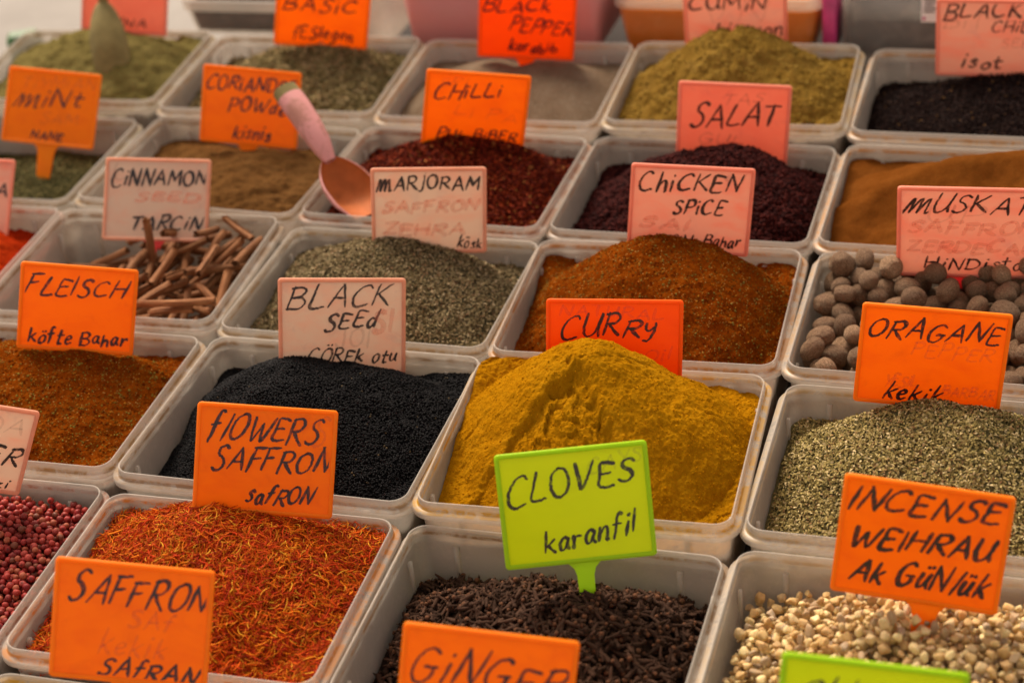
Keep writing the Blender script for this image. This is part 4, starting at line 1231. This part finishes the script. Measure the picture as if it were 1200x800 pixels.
sign('salat', "deep salmon sign reading SALAT, standing behind the dark sumac", SA,
     [("SALAT", .12, .88, .46, .52, .30, .26, .25)], .05, [("TAS", .4, .75, .74, .78, .12, .12, .2), ("GUL", .2, .6, .26, .26, .12, .1, .2)], pen=.0026)
sign('chilli', "orange sign reading CHILLI PUL BIBER, half sunk behind the red chilli flakes", OR,
     [("CHiLLi", .08, .72, .62, .70, .20, .18, .25), ("PUL BiBER", .15, .92, .11, .12, .14, .12, .2)], .05, [("SPI", .12, .4, .8, .82, .1, .1, .2), ("Li PA", .3, .9, .42, .36, .14, .12, .2)])
sign('coriander', "orange sign reading CORIANDER POWDER, partly behind the pink scoop handle", OR,
     [("CORiANDER", .04, .96, .70, .72, .18, .17, .2), ("POWder", .28, .94, .43, .44, .17, .16, .2), ("kisnis", .34, .72, .09, .09, .18, .16, .15)], .045)
sign('mint', "orange sign reading MINT on a long stake, standing in the dried mint", OR,
     [("miNt", .10, .82, .46, .54, .22, .22, .3), ("NANE", .32, .66, .06, .07, .11, .11, .25)], .048, [("TiYMiAN", .15, .95, .74, .8, .14, .14, .2), ("SAM", .4, .8, .3, .3, .14, .12, .2)], stake_w=.018)
sign('basil', "orange sign reading BASIC, standing behind the rosemary", OR,
     [("BASiC", .08, .85, .50, .54, .20, .18, .2), ("fESlegen", .20, .84, .13, .13, .18, .15, .1)], .05)
sign('blackpepper', "bright red orange sign reading BLACK PEPPER, stuck in the grey pepper", RD,
     [("BLACk", .04, .72, .68, .72, .2, .18, .2), ("PEPPER", .32, .96, .42, .36, .22, .2, .3), ("karabib", .32, .82, .12, .10, .17, .14, .1)], .03)
sign('cumin', "pale pink sign reading CUMIN kimyon, behind the crumbly cumin heap", PK,
     [("CUMiN", .05, .8, .52, .54, .18, .16, .15), ("kimyon", .30, .95, .16, .20, .19, .17, .2)], .05, [("VN", .2, .8, .36, .36, .3, .3, .1)])
sign('blackchilli', "pale pink sign reading BLACK CHILLI isot, standing in the black chilli", PK,
     [("BLACK", .07, .76, .74, .80, .2, .18, .22), ("CHiLLi", .50, .98, .58, .62, .15, .14, .2), ("isot", .24, .60, .11, .12, .17, .15, .2)], .03,
     [("BiTTER", .08, .9, .62, .64, .18, .16, .1), ("SEED", .6, .95, .38, .38, .13, .12, .1)], stake_x=0.07, stake_w=.014)
sign('henna', "faded orange sign with smeared writing, standing behind the green henna", SA, [("kINA", .35, .75, .12, .12, .13, .1, .2)], .05, [("HENA", .2, .8, .5, .5, .2, .2, .2)])
sign('pepper', "pale sign ending in R, cut off by the left edge above the pink peppercorns", PA,
     [("PEPPER", .10, .92, .34, .36, .22, .20, .25), ("kirmizi", .3, .9, .06, .07, .1, .1, .2)], .05, [("PiNlOA", .1, .9, .7, .7, .18, .18, .2)])
sign('paprika', "salmon sign ending in A, cut off by the left edge above the red paprika", PK,
     [("PAPRiKA", .10, .95, .50, .52, .2, .18, .2)], .05)

# ------------------------------------------------------------------ scoops
def mat_worn(name, c, dirt):
    t = NT(name); v = t.obj(); n = t.noise(38, 6, .7, v, .5); n2 = t.noise(150, 4, .7, v)
    r = t.ramp(n.outputs[0], [(.46, (0, 0, 0)), (.60, (.8, .8, .8))]); q = t.ramp(n2.outputs[0], [(.58, (0, 0, 0)), (.7, (.5, .5, .5))])
    x = t.mix(t.math('MAXIMUM', r.outputs[0], q.outputs[0]).outputs[0], c, dirt)
    t.l(x.outputs[0], t.b.inputs["Base Color"]); t.b.inputs["Roughness"].default_value = .55; t.bump(n.outputs[0], .2, .002)
    return t.m
M_PINK = mat_worn("worn_pink_plastic", (0.62, 0.26, 0.25), (0.34, 0.14, 0.09))
M_DUSTY = mat_plain("orange_dusted_plastic", (0.42, 0.115, 0.03), 0.7, 0.2, 0.2, 60)
M_OLD = mat_plain("henna_dusted_plastic", (0.21, 0.165, 0.065), 0.85, 0.2, 0.25, 50)
def scoop(name, label, P0, P1, P2, up, wid, mat_o, mat_i, hr):
    """P0 handle end, P1 neck, P2 tip of the blade; up = direction the trough opens to"""
    P0, P1, P2, up = (np.array(q, float) for q in (P0, P1, P2, up))
    ax = P2 - P1; L = np.linalg.norm(ax); ax /= L
    up = up - ax * (up @ ax); up /= np.linalg.norm(up); sd = np.cross(ax, up)
    root = link(name, None, None, tuple(P2)); tag(root, label, "scoop")
    nl, na = 18, 17
    def shell(sc, off):
        V = []
        for k in range(nl):
            s = k / (nl - 1)
            w = wid * sc * (math.sin(min(s * 1.9, 1) * math.pi / 2) ** .55 if s < .53 else 1.0) * (1 - .25 * max(0, s - .72) / .28)
            dpt = wid * sc * .82 * (math.sin(min(s * 2.2, 1) * math.pi / 2) ** .6) * (1 - .8 * max(0, s - .6) / .4)
            for a in range(na):
                th = math.pi * a / (na - 1)
                V.append(P1 + ax * (s * L) + sd * (w * math.cos(th)) - up * (dpt * math.sin(th)) + up * off)
        return np.array(V)
    A, B = shell(1.0, 0), shell(.94, .0006)
    idx = np.arange(nl * na).reshape(nl, na); F = np.stack([idx[:-1, :-1], idx[:-1, 1:], idx[1:, 1:], idx[1:, :-1]], -1).reshape(-1, 4)
    n0 = nl * na; ring = np.concatenate([idx[0, :], idx[1:, -1], idx[-1, -2::-1], idx[-2:0:-1, 0]]); jn = np.roll(ring, -1)
    V = np.concatenate([A, B]) - P2
    parts = [(V, F, 0, None), (V, F[:, ::-1] + n0, 1, None), (V, np.c_[ring, ring + n0, jn + n0, jn], 0, None)]
    link("blade", np_mesh("blade", parts, [mat_o, mat_i]), root)
    d = P1 + ax * L * .08 - P0; ts = np.linspace(0, 1, 9)
    sag = np.array([0, 0, 1.0])
    path = [P0 + d * s - P2 + sag * .004 * math.sin(s * math.pi) for s in ts]
    rr = [(hr * q, hr * q * .8) for q in (.98, 1.02, 1.04, 1.02, 1.0, .96, .88, .70, .45)]
    hp = tube(path, rr, 14, up=tuple(up))
    v, f, _, _ = hp[0]
    link("handle", np_mesh("handle", [(v, f[14:], 0, None), (v, f[:14], 1, None), (hp[1][0], hp[1][1], 1, None)], [mat_o, M_OLD]), root)
    return root

#@@SCOOPS@@
scoop("scoop", "worn pink plastic scoop lying across the rim beside the chilli flakes", (0.2118, 0.50, 0.1215), (0.2640, 0.462, 0.0690), (0.318, 0.425, 0.030),
      (0.35, -0.25, 0.9), .026, M_PINK, M_DUSTY, .0135)
scoop("scoop", "dusty olive scoop stuck upright in the green henna powder", (-0.100, 0.735, 0.165), (-0.106, 0.725, 0.125), (-0.077, 0.668, 0.046),
      (-0.45, 0.80, 0.25), .021, M_OLD, M_OLD, .0085)

# ------------------------------------------------------------------ stand under the tubs and things behind
#@@BACK@@
def back_tub(name, label, x0, x1, y0, y1, z0, z1, taper, mat, rim_mat, fill_mat, fill, cat="tub"):
    w, d, h = x1 - x0, y1 - y0, z1 - z0
    root = link(name, None, None, ((x0 + x1) / 2, (y0 + y1) / 2, z0)); tag(root, label, cat)
    o = link("tub_body", np_mesh("tub_body", sweep(w / 2, d / 2, .02, [(taper, 0), (.004, h - .012), (.0055, h - .012), (taper + .0015, .002)], 6, cap0=True, cap1=True), [mat]), root)
    o2 = link("rim", np_mesh("rim", sweep(w / 2, d / 2, .02, [(.0042, h - .014), (.0002, h - .013), (0, h - .002), (.001, h), (.004, h), (.0056, h - .002), (.0056, h - .013)], 6), [rim_mat]), root)
    for q in (o, o2): q.color = (.4, .25, .15, 1)
    if fill_mat:
        k = h * fill
        f = link("spice_heap", np_mesh("spice_heap", sweep(w / 2, d / 2, .02, [(taper + .003, .004), (.0065 + taper * (1 - fill), k - .004), (.02, k + .002), (min(w, d) * .3, k + .010)], 6, cap1=True), [fill_mat]), None, root.location)
        tag(f, label.replace("tub", "tub's contents", 1) if False else FILL_LABEL[name + fill_mat.name], "spice", None, "stuff")
    return root
M_DARKB = mat_powder("dark_brown_spice", (.02, .012, .008), (.035, .02, .014), (.05, .03, .02))
M_PINKB = mat_powder("pink_powder", (.62, .13, .16), (.75, .19, .21), (.82, .27, .28))
M_ORB = mat_powder("orange_spice", (.80, .22, .010), (.95, .30, .014), (1.0, .36, .02), [(500, (.3, .06, .01), .3)])
M_BLU = mat_powder("grey_blue_spice", (.03, .03, .035), (.05, .05, .06), (.07, .07, .08))
FILL_LABEL = {"storage_trayDARK": ""}
FILL_LABEL = {"storage_traydark_brown_spice": "dark brown spice lying in the shallow tray at the back left",
              "storage_tubpink_powder": "pink powder seen through the tub behind the BLACK PEPPER sign",
              "storage_tuborange_spice": "orange spice seen through the tub behind the cumin heap",
              "storage_crategrey_blue_spice": "dark grey spice in the clear crate at the back right"}
back_tub("storage_tray", "shallow greyish tray standing behind the rosemary tub", -.070, .125, .828, 1.02, .040, .085, .012, M_CLEAR, M_TUB, M_DARKB, .85, "tray")
back_tub("storage_tub", "pink filled clear tub behind the BLACK PEPPER sign", .205, .455, .826, 1.03, .030, .135, .014, M_PTUB, M_PTUB, M_PINKB, .75)
back_tub("storage_tub", "orange filled clear tub with white rim behind the cumin heap", .462, .694, .828, 1.02, .026, .098, .014, M_OTUB, M_TUB, M_ORB, .86)
back_tub("storage_tub", "narrow empty clear tub between the grey tray and the pink tub", .132, .200, .835, 1.0, .030, .100, .010, M_TUB, M_TUB, None, 0)
back_tub("storage_crate", "clear crate with a white sticker behind the black chilli tub", .708, 1.02, .830, 1.08, .030, .150, .006, M_CLEAR, M_TUB, M_BLU, .45, "crate")
M_STK = mat_plain("white_sticker", (.80, .78, .75), .6, .3, .04, 30); M_MAG = mat_plain("magenta_wrapper", (.45, .04, .16), .4, .4, .3, 45); M_GRNP = mat_plain("green_wrapper", (.06, .16, .05), .5, .4, .3, 30)
parts = [box_part((0, 0, 0), (.018, .0012, .030), 0)] + [box_part((-.001 + .001 * (q % 2), -.0009, .011 - q * .0036), (.013 - .002 * (q % 3), .0006, .0014), 1) for q in range(5)] + [box_part((-.006, -.0009, -.011), (.003, .0006, .003), 2)]
tag(link("sticker", np_mesh("sticker", parts, [M_STK, M_BLU, M_MAG], False), None, (.808, .8275, .092)), "small white printed sticker on the clear crate at the back", "sticker")
parts = sweep(.0075, .03, .004, [(.002, 0), (0, .004), (0, .066), (.004, .07)], 4, cap0=True, cap1=True)
tag(link("spice_packet", np_mesh("spice_packet", parts, [M_MAG]), None, (.7008, .865, .032)), "magenta packet squeezed between the orange tub and the clear crate", "packet")
parts = sweep(.022, .012, .006, [(.004, 0), (0, .005), (0, .035), (.006, .045)], 4, cap0=True, cap1=True)
tag(link("spice_packet", np_mesh("spice_packet", parts, [M_GRNP]), None, (-.335, .90, -.028), (.3, 0, .5)), "small green packet on the white cloth at the far left corner", "packet")
n = 60; xx, yy = np.meshgrid(np.linspace(-1.3, -.02, n), np.linspace(.806, 2.2, n))
zz = -.0290 + .003 * vnoise(xx / .12, yy / .12, 3)
zz = np.where((xx < -.55) | (yy > 1.75), zz - np.maximum(np.clip(-.55 - xx, 0, 1), np.clip(yy - 1.75, 0, 1)) * 1.6, zz)
idx = np.arange(n * n).reshape(n, n)
tag(link("tablecloth", np_mesh("tablecloth", [(np.stack([xx, yy, zz], -1).reshape(-1, 3), np.stack([idx[:-1, :-1], idx[:-1, 1:], idx[1:, 1:], idx[1:, :-1]], -1).reshape(-1, 4), 0, None)], [M_CLOTH])), "white cloth spread over the back of the stand", "cloth")

st = link("display_stand", None, None, (0.375, 0.3, -0.95)); tag(st, "dark stepped display stand carrying the rows of tubs", "stand")
for j in (-2, -1, 0, 1, 2, 3, 4):
    y0 = j * PYW + .001; zt = ROWZ[j] - HB - .004; d = PYW - .002 if j < 4 else .95
    h = .03
    if j == 4: zt = -.036
    link("tier", np_mesh("tier", [box_part((0, y0 + d / 2 - .3, zt - h / 2 + .95), (1.80, d, h))], [M_STAND]), st)
for x in (-.85, .85):
    for y in (-.33, .75, 1.6):
        hh = 0.80
        link("leg", np_mesh("leg", [box_part((x, y - .3 + .05, hh / 2), (.05, .05, hh))], [M_STAND]), st)
